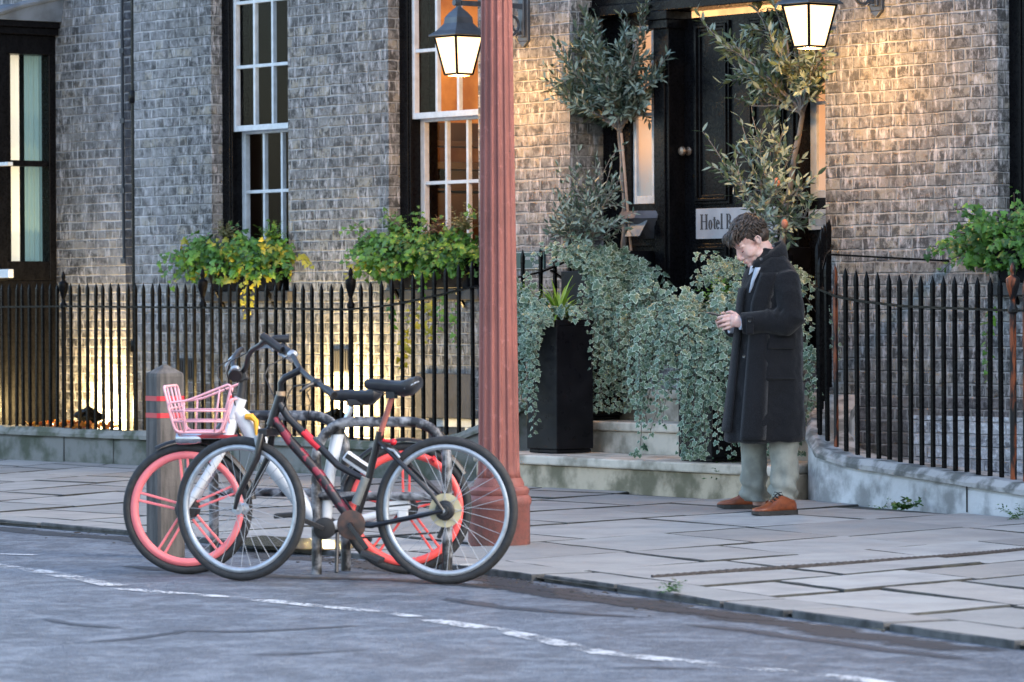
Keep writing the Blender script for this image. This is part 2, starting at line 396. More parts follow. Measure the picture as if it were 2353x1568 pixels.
while x < 17:
    L = rng.uniform(.5, 1.25); j = rng.uniform(-.02, .02)
    def kp(x, t): 
        d = Vector((.1, kY(x + .1) - kY(x))).normalized(); n = Vector((-d.y, d.x)); return Vector((x, kY(x))) + n * t
    q = [kp(x + .006, j), kp(x + L - .006, j), kp(x + L - .006, .295), kp(x + .006, .295)]
    slab(mb, tint, q, .12, rng.uniform(-.003, .002), rng.random() * .35); x += L
o = mb.build('kerb', [m_slab, m_kerbside]); at = o.data.attributes.new('tint', 'FLOAT', 'POINT'); at.data.foreach_set('value', tint); kind(o, 'structure')
def strip(pts, w0, name, mat, z):
    mb = MB(); P = [onZ(p[0], p[1], z) for p in pts]; Q = []
    for a, b in zip(P, P[1:]):
        k = max(1, int((b - a).length / .12)); Q += [a.lerp(b, i / k) for i in range(k)]
    Q.append(P[-1]); vs = []
    for i, p in enumerate(Q):
        d = (Q[min(i + 1, len(Q) - 1)] - Q[max(i - 1, 0)]).normalized(); n = Vector((-d.y, d.x, 0)); w = w0 * rng.uniform(.8, 1.15)
        vs += [p + n * w / 2, p - n * w / 2]
    mb.add(vs, [(2 * i, 2 * i + 1, 2 * i + 3, 2 * i + 2) for i in range(len(Q) - 1)])
    return kind(mb.build(name, mat), 'structure')
strip([(-400, 1255), (0, 1300), (90, 1312), (268, 1346)], .11, 'road_marking', m_line, RZ + .004)
strip([(272, 1352), (560, 1375), (850, 1404), (955, 1417)], .09, 'road_marking', m_line, RZ + .004)
strip([(985, 1424), (1150, 1448), (1385, 1500), (1650, 1528), (1900, 1552), (2353, 1610), (2800, 1660)], .10, 'road_marking', m_line, RZ + .004)
strip([(-300, 1262), (0, 1273), (84, 1275)], .07, 'road_marking', m_line, RZ + .004)
strip([(1490, 1366), (1560, 1377), (1640, 1391)], .07, 'road_marking', m_yline, RZ + .004)
strip([(1880, 1424), (1960, 1432), (2040, 1448)], .06, 'road_marking', m_yline, RZ + .004)
def stain_strip(name, pts, w0, mat, z):
    mb = MB(); Q = []; ed = []
    for a, b in zip(pts, pts[1:]):
        k = max(1, int((b - a).length / .10)); Q += [a.lerp(b, i / k) for i in range(k)]
    Q.append(pts[-1]); vs = []
    for i, p in enumerate(Q):
        d = (Q[min(i + 1, len(Q) - 1)] - Q[max(i - 1, 0)]).normalized(); n = Vector((-d.y, d.x, 0)); j = mnoise.noise(p * 1.7) * w0 * .35; e = min(1, i / 4, (len(Q) - 1 - i) / 4)
        for t in (-.5, -.25, 0, .25, .5): vs.append(p + n * (w0 * t + j)); ed.append((1 - abs(t) * 2) * e)
    for v in vs: v.z = z
    mb.add(vs, [(5 * i + k, 5 * i + k + 1, 5 * i + k + 6, 5 * i + k + 5) for i in range(len(Q) - 1) for k in range(4)])
    o = mb.build(name, mat); at = o.data.attributes.new('edge', 'FLOAT', 'POINT'); at.data.foreach_set('value', ed); return kind(o, 'structure')
m_damp = stain('damp_gutter', (.022, .022, .025)); m_crack = stain('road_crack_tar', (.030, .033, .042), .85, 9)
stain_strip('gutter_damp', [Vector((x, kY(x) - .20, 0)) for x in (1.5, 3, 4.5, 6, 7, 8, 9, 10, 11, 12.5)], .46, m_damp, RZ + .002)
stain_strip('gutter_damp', [onZ(*p, RZ) for p in ((220, 1300), (420, 1312), (700, 1328), (900, 1334), (1150, 1350), (1450, 1392), (1700, 1418), (1900, 1440))], .30, m_damp, RZ + .003)
for k, P in enumerate(([(0, 1492), (150, 1482), (290, 1470), (420, 1450), (560, 1451), (800, 1440), (1000, 1436)], [(10, 1417), (100, 1424), (170, 1437), (290, 1446), (420, 1450)], [(400, 1502), (470, 1506), (640, 1505), (760, 1498), (950, 1492)], [(980, 1368), (1150, 1396), (1350, 1412), (1580, 1428)], [(1250, 1540), (1500, 1536), (1800, 1548)], [(1500, 1430), (1750, 1452), (2000, 1490), (2300, 1530)])):
    stain_strip('road_crack', [onZ(*p, RZ) for p in P], .14 if k < 3 else .2, m_crack, RZ + .0025)
m_wet = M('wet_grit', (.022, .021, .02), .12, col2=(.04, .037, .034), scale=14, bump=.003, bscale=50)
for poly in ([(520, 1238), (600, 1231), (700, 1236), (800, 1241), (880, 1251), (800, 1259), (690, 1262), (590, 1254)],):
    mb = MB(); P = [onZ(*p, .0045) for p in poly]; Q = []
    for a, b in zip(P, P[1:] + P[:1]): Q += [a.lerp(b, k / 8) + Vector((mnoise.noise(a.lerp(b, k / 8) * 3.1), mnoise.noise(a.lerp(b, k / 8) * 3.3 + Vector((5, 0, 0))), 0)) * .16 for k in range(8)]
    mb.add([(p.x, p.y, .0045) for p in Q], [tuple(range(len(Q)))]); kind(mb.build('puddle', m_wet), 'structure')
m_grit = M('gutter_grit', (.018, .017, .017), .9, col2=(.045, .035, .026), scale=30)
mb = MB()
for i in range(700):
    x = rng.gauss(7.0, 1.7); off = abs(rng.gauss(0, .16)) + .02; y = kY(x) - off
    if rng.random() > (.25 + .75 * (mnoise.noise(Vector((x * 2.3, 1.7, 0))) > -.05)): continue
    r = rng.uniform(.003, .010) * (1.6 if rng.random() < .06 else 1); mb.ball((x, y, RZ + r * .1), (r * rng.uniform(.9, 2.), r, r * .45), Matrix.Rotation(rng.random() * 6, 3, 'Z'), 6, 4)
kind(mb.build('gutter_grit', m_grit), 'stuff')
# ---------------------------------------------------------------- hotel building
hotel = thing('hotel_building', 'dark brick hotel with two white sash windows and a deep black doorway', 'building', (0, 0, 0))
W1 = (X0(486, 0, 300), X0(662, 0, 300)); W2 = (X0(893, 0, 300), X0(893, 0, 300) + 1.06); DR = (X0(1310), X0(1897)); W3 = (X0(2293), X0(2293) + 1.06)
ZB, ZT = 1.32, 4.25
def wall_cells(x0, x1, z0, z1, holes, y, depth, mb):
    xs = sorted({x0, x1, *[h[0] for h in holes], *[h[1] for h in holes]}); zs = sorted({z0, z1, *[h[2] for h in holes], *[h[3] for h in holes]})
    for a, b in zip(xs, xs[1:]):
        for c, d in zip(zs, zs[1:]):
            mx, mz = (a + b) / 2, (c + d) / 2
            if any(h[0] < mx < h[1] and h[2] < mz < h[3] for h in holes): continue
            mb.add([(a, y, c), (b, y, c), (b, y, d), (a, y, d)], [(0, 1, 2, 3)])
    for h in holes:
        a, b, c, d = h[:4]; dp = h[4] if len(h) > 4 else depth
        mb.add([(a, y, c), (a, y + dp, c), (a, y + dp, d), (a, y, d)], [(0, 1, 2, 3)]); mb.add([(b, y, c), (b, y + dp, c), (b, y + dp, d), (b, y, d)], [(0, 1, 2, 3)])
        mb.add([(a, y, d), (b, y, d), (b, y + dp, d), (a, y + dp, d)], [(0, 1, 2, 3)]); mb.add([(a, y, c), (b, y, c), (b, y + dp, c), (a, y + dp, c)], [(0, 1, 2, 3)])
BW = (X0(985, 0, 960), X0(985, 0, 960) + .8)
mb = MB()
wall_cells(-4.80, 32.0, .62, 7.0, [(*W1, ZB, ZT, .34), (*W2, ZB, ZT, .34), (DR[0], DR[1], .80, 5.0, .42), (*W3, ZB, ZT, .34)], 0, .1, mb)  # right stretch lies out of view, lengthened to block the sun
mb.add([(-4.80, 0, .62), (-4.80, 2, .62), (-4.80, 2, 7), (-4.80, 0, 7)], [(0, 1, 2, 3)])
mb.build('brick_wall', m_brick, hotel)
mb = MB(); wall_cells(-4.80, 32.0, -1.3, .62, [(*BW, -.3, .40, .12), (DR[0], DR[1], -1.2, .62, .4)], 0, .1, mb)
mb.add([(-4.80, 0, -1.3), (-4.80, 2, -1.3), (-4.80, 2, .62), (-4.80, 0, .62)], [(0, 1, 2, 3)])
mb.build('basement_wall', m_brick_low, hotel)
# whitewashed lower wall to the right of the steps
mb = MB(); x0 = X0(2090, 0, 1000); mb.box(x0, 9.5, -.014, .02, -1.2, .50); mb.build('whitewashed_wall', m_brick_white, hotel)
mb = MB(); mb.box(X0(960, 0, 880), X0(1088, 0, 880), -.025, .05, .395, .72); mb.build('basement_lintel', M('sooty_lintel', (.10, .095, .095), .9, col2=(.06, .058, .058), scale=5, bump=.004), hotel, bevel=.006)
mb = MB(); a, b = BW
for q in ((a, a + .07), (b - .07, b)): mb.box(*q, .03, .09, -.3, .40)
mb.box(a + .07, b - .07, .031, .089, .33, .40); mb.box((a + b) / 2 - .02, (a + b) / 2 + .02, .035, .085, -.3, .33)
f = mb.build('basement_window', m_white, hotel, bevel=.004); mb = MB(); mb.box(a + .07, b - .07, .055, .062, -.3, .33); mb.build('pane', M('dusty_glass', (.09, .10, .115), .15), f)
for px, py in ((785, 828), (432, 848)):
    c = onY(px, py, 0); mb = MB(); mb.box(c.x - .12, c.x + .12, -.012, .02, c.z - .085, c.z + .085)
    for k in range(7): mb.box(c.x - .10 + k * .031, c.x - .085 + k * .031, -.022, -.012, c.z - .07, c.z + .07)
    mb.build('air_vent', M('vent_iron', (.03, .03, .032), .6), hotel)
m_amber = M('amber_room_wall', (.55, .30, .11), .8, col2=(.26, .11, .035), scale=2.5)
def sash(name, x0, x1, lit):
    """box frame, sliding sashes with glazing bars, panes and the room behind"""
    yf = .10; fw = .10
    mb = MB(); mb.box(x0 + .001, x0 + fw, yf, .30, ZB, ZT); mb.box(x1 - fw, x1 - .001, yf, .30, ZB, ZT); mb.box(x0 + fw, x1 - fw, yf, .30, ZB, ZB + .06)
    mb.box(x0 + fw, x0 + fw + .02, yf + .01, yf + .03, ZB + .06, ZT)
    win = mb.build(name, m_black, hotel, bevel=.004)
    zm = onY(600 if not lit else 1000, 300 if not lit else 272, .16).z
    A, B = x0 + fw + .003, x1 - fw - .003
    def one(nm, y, za, zb, rows, st, bot, top):
        m = MB(); m.box(A, A + st, y, y + .045, za, zb); m.box(B - st, B, y, y + .045, za, zb); m.box(A + st, B - st, y + .001, y + .044, za, za + bot); m.box(A + st, B - st, y + .001, y + .044, zb - top, zb)
        w = (B - A - 2 * st)
        for k in (1, 2): m.box(A + st + w * k / 3 - .013, A + st + w * k / 3 + .013, y + .004, y + .04, za + bot, zb - top)
        for z in rows: m.box(A + st, B - st, y + .006, y + .038, z - .013, z + .013)
        o = m.build(nm, m_white, win, bevel=.003); m = MB(); m.add([(A + st, y + .022, za + bot), (B - st, y + .022, za + bot), (B - st, y + .022, zb - top), (A + st, y + .022, zb - top)], [(0, 1, 2, 3)])
        m.build('pane', m_glass, win); return o
    one('upper_sash', yf + .03, zm, ZT - .005, (zm + .50, zm + 1.0), .045, .045, .05)
    one('lower_sash', yf + .115, ZB + .07, zm + .02, (zm - .47, zm - .94), .05, .085, .04)
    return A, B, zm
r1 = sash('sash_window', *W1, False); r2 = sash('sash_window', *W2, True); r3 = sash('sash_window', *W3, False)
# rooms behind the windows
def room(mb, x0, x1, y1, z0=.2, z1=4.6, y0=.345):
    for fx in ([(x0, y1, z0), (x1, y1, z0), (x1, y1, z1), (x0, y1, z1)], [(x0, y0, z0), (x0, y1, z0), (x0, y1, z1), (x0, y0, z1)], [(x1, y0, z0), (x1, y1, z0), (x1, y1, z1), (x1, y0, z1)], [(x0, y0, z0), (x1, y0, z0), (x1, y1, z0), (x0, y1, z0)], [(x0, y0, z1), (x1, y0, z1), (x1, y1, z1), (x0, y1, z1)]): mb.add(fx, [(0, 1, 2, 3)])
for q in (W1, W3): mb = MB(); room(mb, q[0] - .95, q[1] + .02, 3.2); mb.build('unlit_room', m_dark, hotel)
mb = MB(); room(mb, W1[1] + .05, W2[1] + .25, 2.8); mb.build('lit_room', m_amber, hotel)
def lx(px, py, Y): return onY(px, py, Y)
mb = MB()   # shutter, picture rail, shelf and chest seen in the lit room
mb.box(W2[0] + .02, W2[0] + .05, .35, .42, .7, 4.4); mb.build('window_shutter', m_black, hotel, bevel=.003)
LXW = W1[1] + .05
def lw(px, py): return onP(px, py, (LXW + .15, 0, 0), (0, 1))
mb = MB()
for pa, pb, d in ((374, 392, .30), (325, 338, .2), (436, 441, .3), (447, 620, .32)): z1, z0 = lw(1040, pa).z, lw(1040, pb).z; mb.box(LXW + .005, LXW + d, .5, 2.75, z0, z1)
q = lw(1055, 400); mb.box(LXW + .006, LXW + .25, q.y - .16, q.y + .12, lw(1040, 436).z, lw(1040, 392).z); mb.box(LXW + .004, LXW + .03, .5, 2.75, lw(1040, 325).z, lw(1040, 280).z)
mb.build('sideboard', M('dark_walnut', (.035, .013, .005), .5), hotel, bevel=.006)
mb = MB(); mb.box(W1[0] - .55, W1[1] + .25, 1.2, 1.25, .3, 1.3); mb.build('room_screen', M('dim_panel', (.05, .03, .02), .8), hotel)
mb = MB(); c = lx(640, 215, 1.5); mb.lathe([(.05, -.12), (.10, -.10), (.07, .10), (.03, .12)], 14, c); mb.build('shaded_lamp', emit('dim_orange_lamp', (1, .35, .12), .9), hotel, smooth=True)
# flood of warm light inside the lit room
def lamp(name, loc, energy, col, size=.1, ty='POINT', parent=None):
    l = bpy.data.lights.new(name, ty); l.energy = energy; l.color = col
    if ty == 'POINT': l.shadow_soft_size = size
    o = bpy.data.objects.new(name, l); COL.objects.link(o); o.location = loc
    if parent: o.parent = parent
    return o
lamp('room_lamp', (LXW + .9, 1.3, 3.2), 11, (1, .56, .18), .12); lamp('room_lamp', (LXW + 1.0, 1.7, 2.3), 1.6, (1, .50, .15), .1)
lamp('room_lamp', (W1[0] - .2, 2.2, 2.6), 1.2, (1, .5, .2), .2)
# stone sills
m_copes_dark = M('sooty_sill_stone', (.07, .066, .062), .9, col2=(.03, .029, .028), scale=7, bump=.004)
for w in (W1, W2, W3):
    mb = MB(); mb.box(w[0] - .05, w[1] + .05, -.05, .12, ZB - .07, ZB + .01); mb.build('window_sill', m_copes_dark, hotel, bevel=.008)
# black painted door case
YD = .30
def xd(px, y=YD, py=400): return onY(px, py, y).x
def zd(py, px=1600, y=YD): return onY(px, py, y).z
A, B = DR[0] + .002, DR[1] - .002
xs = [xd(p) for p in (1450, 1525, 1560, 1838, 1857)]
ztop = zd(36, 1450)
mb = MB(); mb.box(A, xs[0], YD, YD + .12, .86, ztop); mb.box(xs[4] + .34, B, YD, YD + .12, .86, ztop); mb.box(xs[0], xs[1], YD + .002, YD + .12, .86, zd(468, 1490)); mb.box(xs[4], xs[4] + .34, YD + .002, YD + .12, .86, zd(455, 1875))
mb.box(A, B, YD + .003, YD + .12, ztop, 4.9)
mb.box(xs[0], xs[1], YD + .004, YD + .12, zd(58, 1490), ztop); mb.box(xs[4], xs[4] + .34, YD + .004, YD + .12, zd(46, 1875), ztop)
mb.box(xs[0] + .04, xs[1] - .04, YD - .02, YD + .002, zd(560, 1490) - .02, zd(560, 1490)); mb.box(xs[0] + .03, xs[1] - .02, YD - .014, YD + .002, 1.0, 1.03)
case = mb.build('door_case', m_black, hotel, bevel=.004)
mb = MB()   # pilasters with capitals, then the entablature across the doorway
for q in ((xs[1], xs[2]), (xs[3], xs[4])):
    mb.box(q[0], q[1], YD - .09, YD + .12, .86, ztop - .02); mb.box(q[0] + .03, q[1] - .03, YD - .105, YD - .09, 1.1, ztop - .30); mb.box(q[0] - .02, q[1] + .02, YD - .12, YD + .1, ztop - .12, ztop - .06); mb.box(q[0] - .03, q[1] + .03, YD - .135, YD + .1, ztop - .06, ztop + .0); mb.box(q[0] - .025, q[1] + .025, YD - .115, YD + .1, .86, 1.06)
for z, h, d in ((ztop, .07, .13), (ztop + .07, .16, .10), (ztop + .23, .05, .16), (ztop + .28, .06, .21), (ztop + .34, .05, .25)): mb.box(A + .001, B - .001, YD - d, YD + .002, z + .001, z + h)
mb.build('pilasters_and_cornice', m_black, case, bevel=.005)
# front door
mb = MB(); D0, D1 = xs[2] + .004, xs[3] - .004; yd = YD + .05
mb.box(D0, D1, yd, yd + .05, .88, ztop - .05)
door = mb.build('front_door', m_black, hotel, bevel=.003)
def panel(mb, x0, x1, z0, z1, y):
    for w, d in ((.0, .018), (.022, .030), (.045, .014)):
        a, b, c, e = x0 + w, x1 - w, z0 + w, z1 - w; t = .02
        mb.box(a, a + t, y - d, y, c, e); mb.box(b - t, b, y - d, y, c, e); mb.box(a + t, b - t, y - d + .001, y, c, c + t); mb.box(a + t, b - t, y - d + .001, y, e - t, e)
mb = MB(); px = [xd(p, yd) for p in (1598, 1680, 1722, 1805)]
zs = (zd(50, 1630, yd), zd(470, 1630, yd), zd(560, 1630, yd), 1.0)
for a, b in ((px[0], px[1]), (px[2], px[3])): panel(mb, a, b, zs[1], zs[0], yd); panel(mb, a, b, zs[3], zs[2], yd)
mb.build('panel_moulding', m_black, door, bevel=.003)
c = onY(1583, 348, yd); mb = MB(); mb.lathe([(.030, 0), (.030, .008), (.012, .016), (.012, .04), (.028, .05), (.034, .062), (.028, .076), (.010, .082)], 18, c, Matrix.Rotation(rad(90), 3, 'X'))
mb.build('door_knob', M('tarnished_brass', (.30, .22, .16), .4, metal=.8), door, smooth=True)
c0, c1 = onY(1600, 550, yd - .032), onY(1787, 474, yd - .032)
mb = MB(); mb.box(c0.x, c1.x, yd - .036, yd - .031, c0.z, c1.z)
m_plate = M('brushed_sign_plate', (.36, .37, .39), .45, col2=(.27, .28, .30), scale=6)
plate = mb.build('name_plate', m_plate, door, bevel=.002)
def serif(mb, body, x, z, h, y, wd=.55, th=.16):
    """condensed serif capitals and small letters drawn with strokes: returns advance"""
    t = th * h; T = t * .38
    def v(xx, z0, z1, w=t): mb.box(x + xx, x + xx + w, y - .002, y, z + z0 * h, z + z1 * h)
    def hb(xx, x1, zz, w=T): mb.box(x + xx, x + x1, y - .0022, y, z + zz * h, z + zz * h + w)
    def arc(cx, cz, rx, rz, a0, a1, w=t):
        pts = []; n = 14
        for i in range(n + 1):
            a = rad(lerp(a0, a1, i / n)); k = abs(math.cos(a)); ww = lerp(T, w, k)
            pts.append((Vector((x + cx + (rx) * math.cos(a), y, z + (cz + rz * math.sin(a)) * h)), Vector((x + cx + (rx - ww) * math.cos(a), y, z + cz * h + (rz * h - ww * .8) * math.sin(a)))))
        for (p, q), (r, s) in zip(pts, pts[1:]): mb.prism([p, r, s, q], (0, -1, 0), .002)
    for ch in body:
        W = h * wd
        if ch == 'H': v(.03 * h, 0, 1); v(W - t, 0, 1); hb(.03 * h, W, .5); [hb(a, b, zz) for a, b in ((-.03 * h, .03 * h + t * 1.5), (W - t * 1.5, W + .06 * h)) for zz in (0, .96)]; x += W + .12 * h
        elif ch == 'R': v(.03 * h, 0, 1); hb(-.03 * h, .3 * h, .96); hb(-.03 * h, .1 * h + t, 0); hb(.05 * h, .28 * h, .5); arc(.24 * h, .75, .22 * h, .25, -90, 90); mb.prism([(x + .24 * h, y, z + .5 * h), (x + .24 * h + t * 1.1, y, z + .5 * h), (x + .50 * h + t * .9, y, z), (x + .50 * h - t * .3, y, z)], (0, -1, 0), .002); x += W + .1 * h
        elif ch == 'T': v(W / 2 - t / 2, 0, 1); hb(0, W, .955); hb(W / 2 - t * 1.3, W / 2 + t * 1.3, 0); v(0, .82, 1, T); v(W - T, .82, 1, T); x += W + .04 * h
        elif ch == 'S': arc(.22 * h, .755, .21 * h, .245, 20, 270); arc(.22 * h, .265, .22 * h, .265, -160, 90); x += .44 * h + .08 * h
        elif ch == 'o': arc(.2 * h, .31, .2 * h, .33, 0, 360); x += .46 * h
        elif ch == 'e': arc(.19 * h, .31, .19 * h, .33, 0, 320); hb(.03 * h, .37 * h, .36); x += .43 * h
        elif ch == 't': v(.08 * h, .06, .82); hb(0, .28 * h, .60); arc(.2 * h, .1, .12 * h, .1, 180, 320); x += .30 * h
        elif ch == 'l': v(.06 * h, 0, 1.04); hb(0, .06 * h + t * 1.5, 0); x += .27 * h
        elif ch == 'i': v(.06 * h, 0, .64); hb(0, .06 * h + t * 1.5, 0); v(.06 * h, .8, .94); x += .27 * h
        elif ch in 'rn': 
            v(.05 * h, 0, .64); hb(0, .05 * h + t * 1.4, 0)
            if ch == 'r': arc(.22 * h, .42, .17 * h, .22, 60, 170); x += .36 * h
            else: arc(.22 * h, .42, .18 * h, .22, 0, 175); v(.40 * h - t, 0, .42); hb(.34 * h - t, .44 * h, 0); x += .5 * h
        elif ch == 'u': v(.04 * h, .2, .64); arc(.22 * h, .22, .18 * h, .22, 180, 360); v(.40 * h - t, 0, .64); x += .5 * h
        elif ch == 'm': v(.05 * h, 0, .64); arc(.2 * h, .42, .16 * h, .22, 0, 175); v(.36 * h - t, 0, .42); arc(.44 * h, .42, .16 * h, .22, 0, 150); v(.60 * h - t, 0, .42); x += .7 * h
        elif ch in 'pg':
            arc(.22 * h, .31, .19 * h, .33, 0, 360)
            if ch == 'p': v(.04 * h, -.3, .64)
            else: v(.41 * h - t, -.1, .64); arc(.22 * h, -.1, .19 * h, .2, 180, 360)
            x += .5 * h
        elif ch == ' ': x += .34 * h
    return x
m_ink = M('dark_lettering', (.03, .032, .036), .6)
mb = MB(); s0 = onY(1610, 528, yd - .037); hh = (528 - 493) / 345.0
serif(mb, 'Hotel R', s0.x, s0.z, hh, yd - .0365, .66, .15); mb.build('lettering', m_ink, plate)
# sidelights: lit frosted glass behind white bars
def blind_mat(name, z0, z1, top, bot, st):
    q = NT(name); s = q.n('ShaderNodeSeparateXYZ'); q.l(q.coord(), s.inputs[0]); f = q.ramp(s.outputs[2], z0, z1)
    c = q.mix(f, bot, top); c = q.mix(q.ramp(q.noise(3, 4), .4, .7, 0, .25), c, tuple(k * .7 for k in top)); q.set(Base_Color=(.12, .09, .07), Emission_Color=c, Emission_Strength=st, Roughness=.2); return q.mat
for k, (p0, p1, pt, pb, bars) in enumerate(((1450, 1526, 57, 470, (1497,)), (1857, 1925, 44, 457, ()))):
    a, b = (xs[0], xs[1]) if k == 0 else (xs[4], xs[4] + .34)
    z1, z0 = zd(pt, p0), zd(pb, p0); y = YD + .02; mb = MB(); st = .035 if k == 0 else .06
    mb.box(a, a + st, y, y + .05, z0, z1); mb.box(b - st, b, y, y + .05, z0, z1); mb.box(a + st, b - st, y + .001, y + .049, z0, z0 + .055); mb.box(a + st, b - st, y + .001, y + .049, z1 - .05, z1)
    zm = zd(265, p0) if k == 0 else zd(238, p0)
    mb.box(a + st, b - st, y + .002, y + .04, zm - .012, zm + .012)
    if k == 0: xm = xd(1499, y); mb.box(xm - .012, xm + .012, y + .004, y + .042, z0 + .055, zm - .012); mb.box(xm - .012, xm + .012, y + .004, y + .042, zm + .012, z1 - .05)
    o = mb.build('sidelight', m_white, hotel, bevel=.003)
    mb = MB(); mb.box(a + st * .6, b - st * .6, y + .022, y + .03, z0 + .03, z1 - .03)
    mb.build('pane', blind_mat('lit_frosted_glass', z0 + .12, z0 + .42, (.80, .42, .22) if k == 0 else (.78, .36, .16), (.20, .25, .29) if k == 0 else (.7, .42, .27), .21), o)
# small things fixed to the door case
c0, c1 = onY(1857, 529, YD - .02), onY(1894, 481, YD - .02); x1 = c0.x + .3
mb = MB(); mb.box(c0.x, x1, YD - .018, YD + .002, c0.z, c1.z); nf = mb.build('notice_frame', M('pale_notice_frame', (.5, .53, .56), .4), hotel, bevel=.004)
mb = MB(); w = x1 - c0.x; h = c1.z - c0.z; mb.box(c0.x + w * .22, x1 - w * .2, YD - .023, YD - .0185, c0.z + h * .2, c1.z - h * .18); mb.build('notice', M('notice_paper', (.20, .23, .27), .5, col2=(.33, .36, .4), scale=9), nf)
# the sloping leaded lamp glass below the left sidelight
a = onY(1466, 500, YD - .14); b = onY(1524, 488, YD - .02)
mb = MB(); cx = (xs[0] + xs[1]) / 2 + .03
def rg(z, wx, d): return [(cx - wx, YD - .001, z), (cx + wx, YD - .001, z), (cx + wx, YD - d * .55, z), (cx + wx * .35, YD - d, z), (cx - wx * .55, YD - d, z), (cx - wx, YD - d * .5, z)]
z1, z2, z3 = zd(486, 1490), zd(503, 1490), zd(549, 1490)
mb.loft([rg(z3, .08, .06), rg(z3 + .03, .115, .09), rg(z2, .20, .21), rg(z1, .20, .17)])
wb = mb.build('leaflet_box', M('grey_leaflet_box', (.085, .09, .105), .3, col2=(.05, .055, .065), scale=10), hotel)
mb = MB(); mb.obox((cx + .06, YD - .168, (z2 + z3) / 2 + .02), (.075, 0, 0), (0, .003, .0), (0, .05, .075)); mb.build('leaflet', M('pale_leaflet', (.2, .245, .27), .5), wb)

# ---------------------------------------------------------------- neighbouring house with the bay
house = thing('brick_house', 'neighbouring dark brick house with a black bay window and lead roof', 'building', (0, 0, 0))
HX = -4.80; HY = .22; bx = X0(130, HY)
mb = MB(); mb.add([(-18, HY, -1.3), (HX, HY, -1.3), (HX, HY, 7), (-18, HY, 7)], [(0, 1, 2, 3)]); mb.build('brick_wall', m_brick_house, house)
mb = MB(); pa, pb = X0(287, HY - .03), X0(313, HY - .03); mb.box(pa, min(pb, HX - .002), HY - .03, HY + .01, -1.3, 7); mb.build('dark_brick_strip', m_brick_strip, house)  # thin strip added over the wall for the darker bricks beside the pipe
mb = MB(); c = X0(316, .05); mb.tube([(c, .05, -1.2), (c, .05, 7)], .05, 12)
for z in (.9, 2.9, 4.7): mb.lathe([(.062, -.05), (.068, -.04), (.068, .04), (.062, .05)], 12, (c, .05, z))
mb.build('downpipe', m_black, house, smooth=True)
mb = MB(); c = X0(284, HY - .02); zc = Z0(600, 290, HY); mb.tube([(c, HY - .02, zc), (c - .01, HY - .022, 2.5), (c, HY - .02, 7)], .013, 8)
for k in range(7): mb.box(c - .03, c + .03, HY - .036, HY + .01, zc + k * .57 - .02, zc + k * .57 + .02)
mb.build('conduit_pipe', M('conduit_grey', (.035, .04, .048), .5), house)
# bay: black timber box with a front window and a side window
BF = HY - .62; zb0, zb1, zr = Z0(645, 60, 0), Z0(83, 60, 0), Z0(42, 60, 0)
m_teal = M('teal_glass_curtain', (.10, .24, .25), .6)
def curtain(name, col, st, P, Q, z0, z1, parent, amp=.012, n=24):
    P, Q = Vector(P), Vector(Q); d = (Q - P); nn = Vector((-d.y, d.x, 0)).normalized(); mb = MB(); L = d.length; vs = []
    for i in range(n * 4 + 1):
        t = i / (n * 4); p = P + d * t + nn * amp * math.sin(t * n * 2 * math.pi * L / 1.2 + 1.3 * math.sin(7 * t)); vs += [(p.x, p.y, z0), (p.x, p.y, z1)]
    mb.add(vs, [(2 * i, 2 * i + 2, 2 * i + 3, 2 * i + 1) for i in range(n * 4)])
    q = NT(name); q.set(Base_Color=col, Roughness=.9, Emission_Color=col, Emission_Strength=st); return mb.build(name, q.mat, parent, smooth='all')  # slight emission stands in for room light coming through the cloth
bay = MB()
bay.box(bx - 3.2, bx, BF, HY - .001, -1.2, zb0)                                    # base down to the area
for a in (bx - .14,): bay.box(a, bx + .001, BF - .001, BF + .14, zb0, zb1)         # corner post
bay.box(bx - 3.2, bx, BF + .002, HY - .002, zb1 - .16, zb1)                          # head
bay.box(bx - .12, bx, HY - .07, HY - .003, zb0, zb1 - .16)
bay.box(bx - .115, bx - .004, BF + .14, HY - .07, zb0, zb0 + .16)
zmid = Z0(375, 95, 0)
bay.box(bx - .10, bx - .02, BF + .14, HY - .07, zmid - .025, zmid + .025)
bay.box(bx - .09, bx - .02, BF + .14, BF + .19, zb0 + .16, zb1 - .16)
bay.box(bx - 3.1, bx - .14, BF + .02, BF + .10, zb0, zb0 + .09)
bay.box(bx - 3.25, bx + .05, BF - .05, HY - .004, zb1, zb1 + .06); bay.box(bx - 3.28, bx + .08, BF - .09, HY - .005, zb1 + .06, zb1 + .11)
bay = bay.build('bay_window', m_black, house, bevel=.006)
mb = MB(); a = X0(18, BF + .03); mb.box(bx - 3.1, a, BF + .03, BF + .08, zb0 + .02, zb0 + .09); mb.box(bx - 3.1, a, BF + .03, BF + .08, zmid - .03, zmid + .0); mb.build('front_sash', m_white, bay, bevel=.003)
mb = MB(); mb.add([(bx - 3.1, BF + .05, zb0 + .1), (bx - .14, BF + .05, zb0 + .1), (bx - .14, BF + .05, zb1 - .16), (bx - 3.1, BF + .05, zb1 - .16)], [(0, 1, 2, 3)]); mb.build('pane', m_glass, bay)
mb = MB(); mb.add([(bx - .05, BF + .14, zb0 + .16), (bx - .05, HY - .07, zb0 + .16), (bx - .05, HY - .07, zb1 - .16), (bx - .05, BF + .14, zb1 - .16)], [(0, 1, 2, 3)]); mb.build('pane', m_glass, bay)
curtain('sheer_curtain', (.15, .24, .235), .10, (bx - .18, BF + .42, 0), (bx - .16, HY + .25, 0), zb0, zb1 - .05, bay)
curtain('sheer_curtain', (.10, .20, .20), .06, (bx - 3.1, BF + .2, 0), (bx - .16, BF + .2, 0), zb0, zb1 - .05, bay, .015, 40)
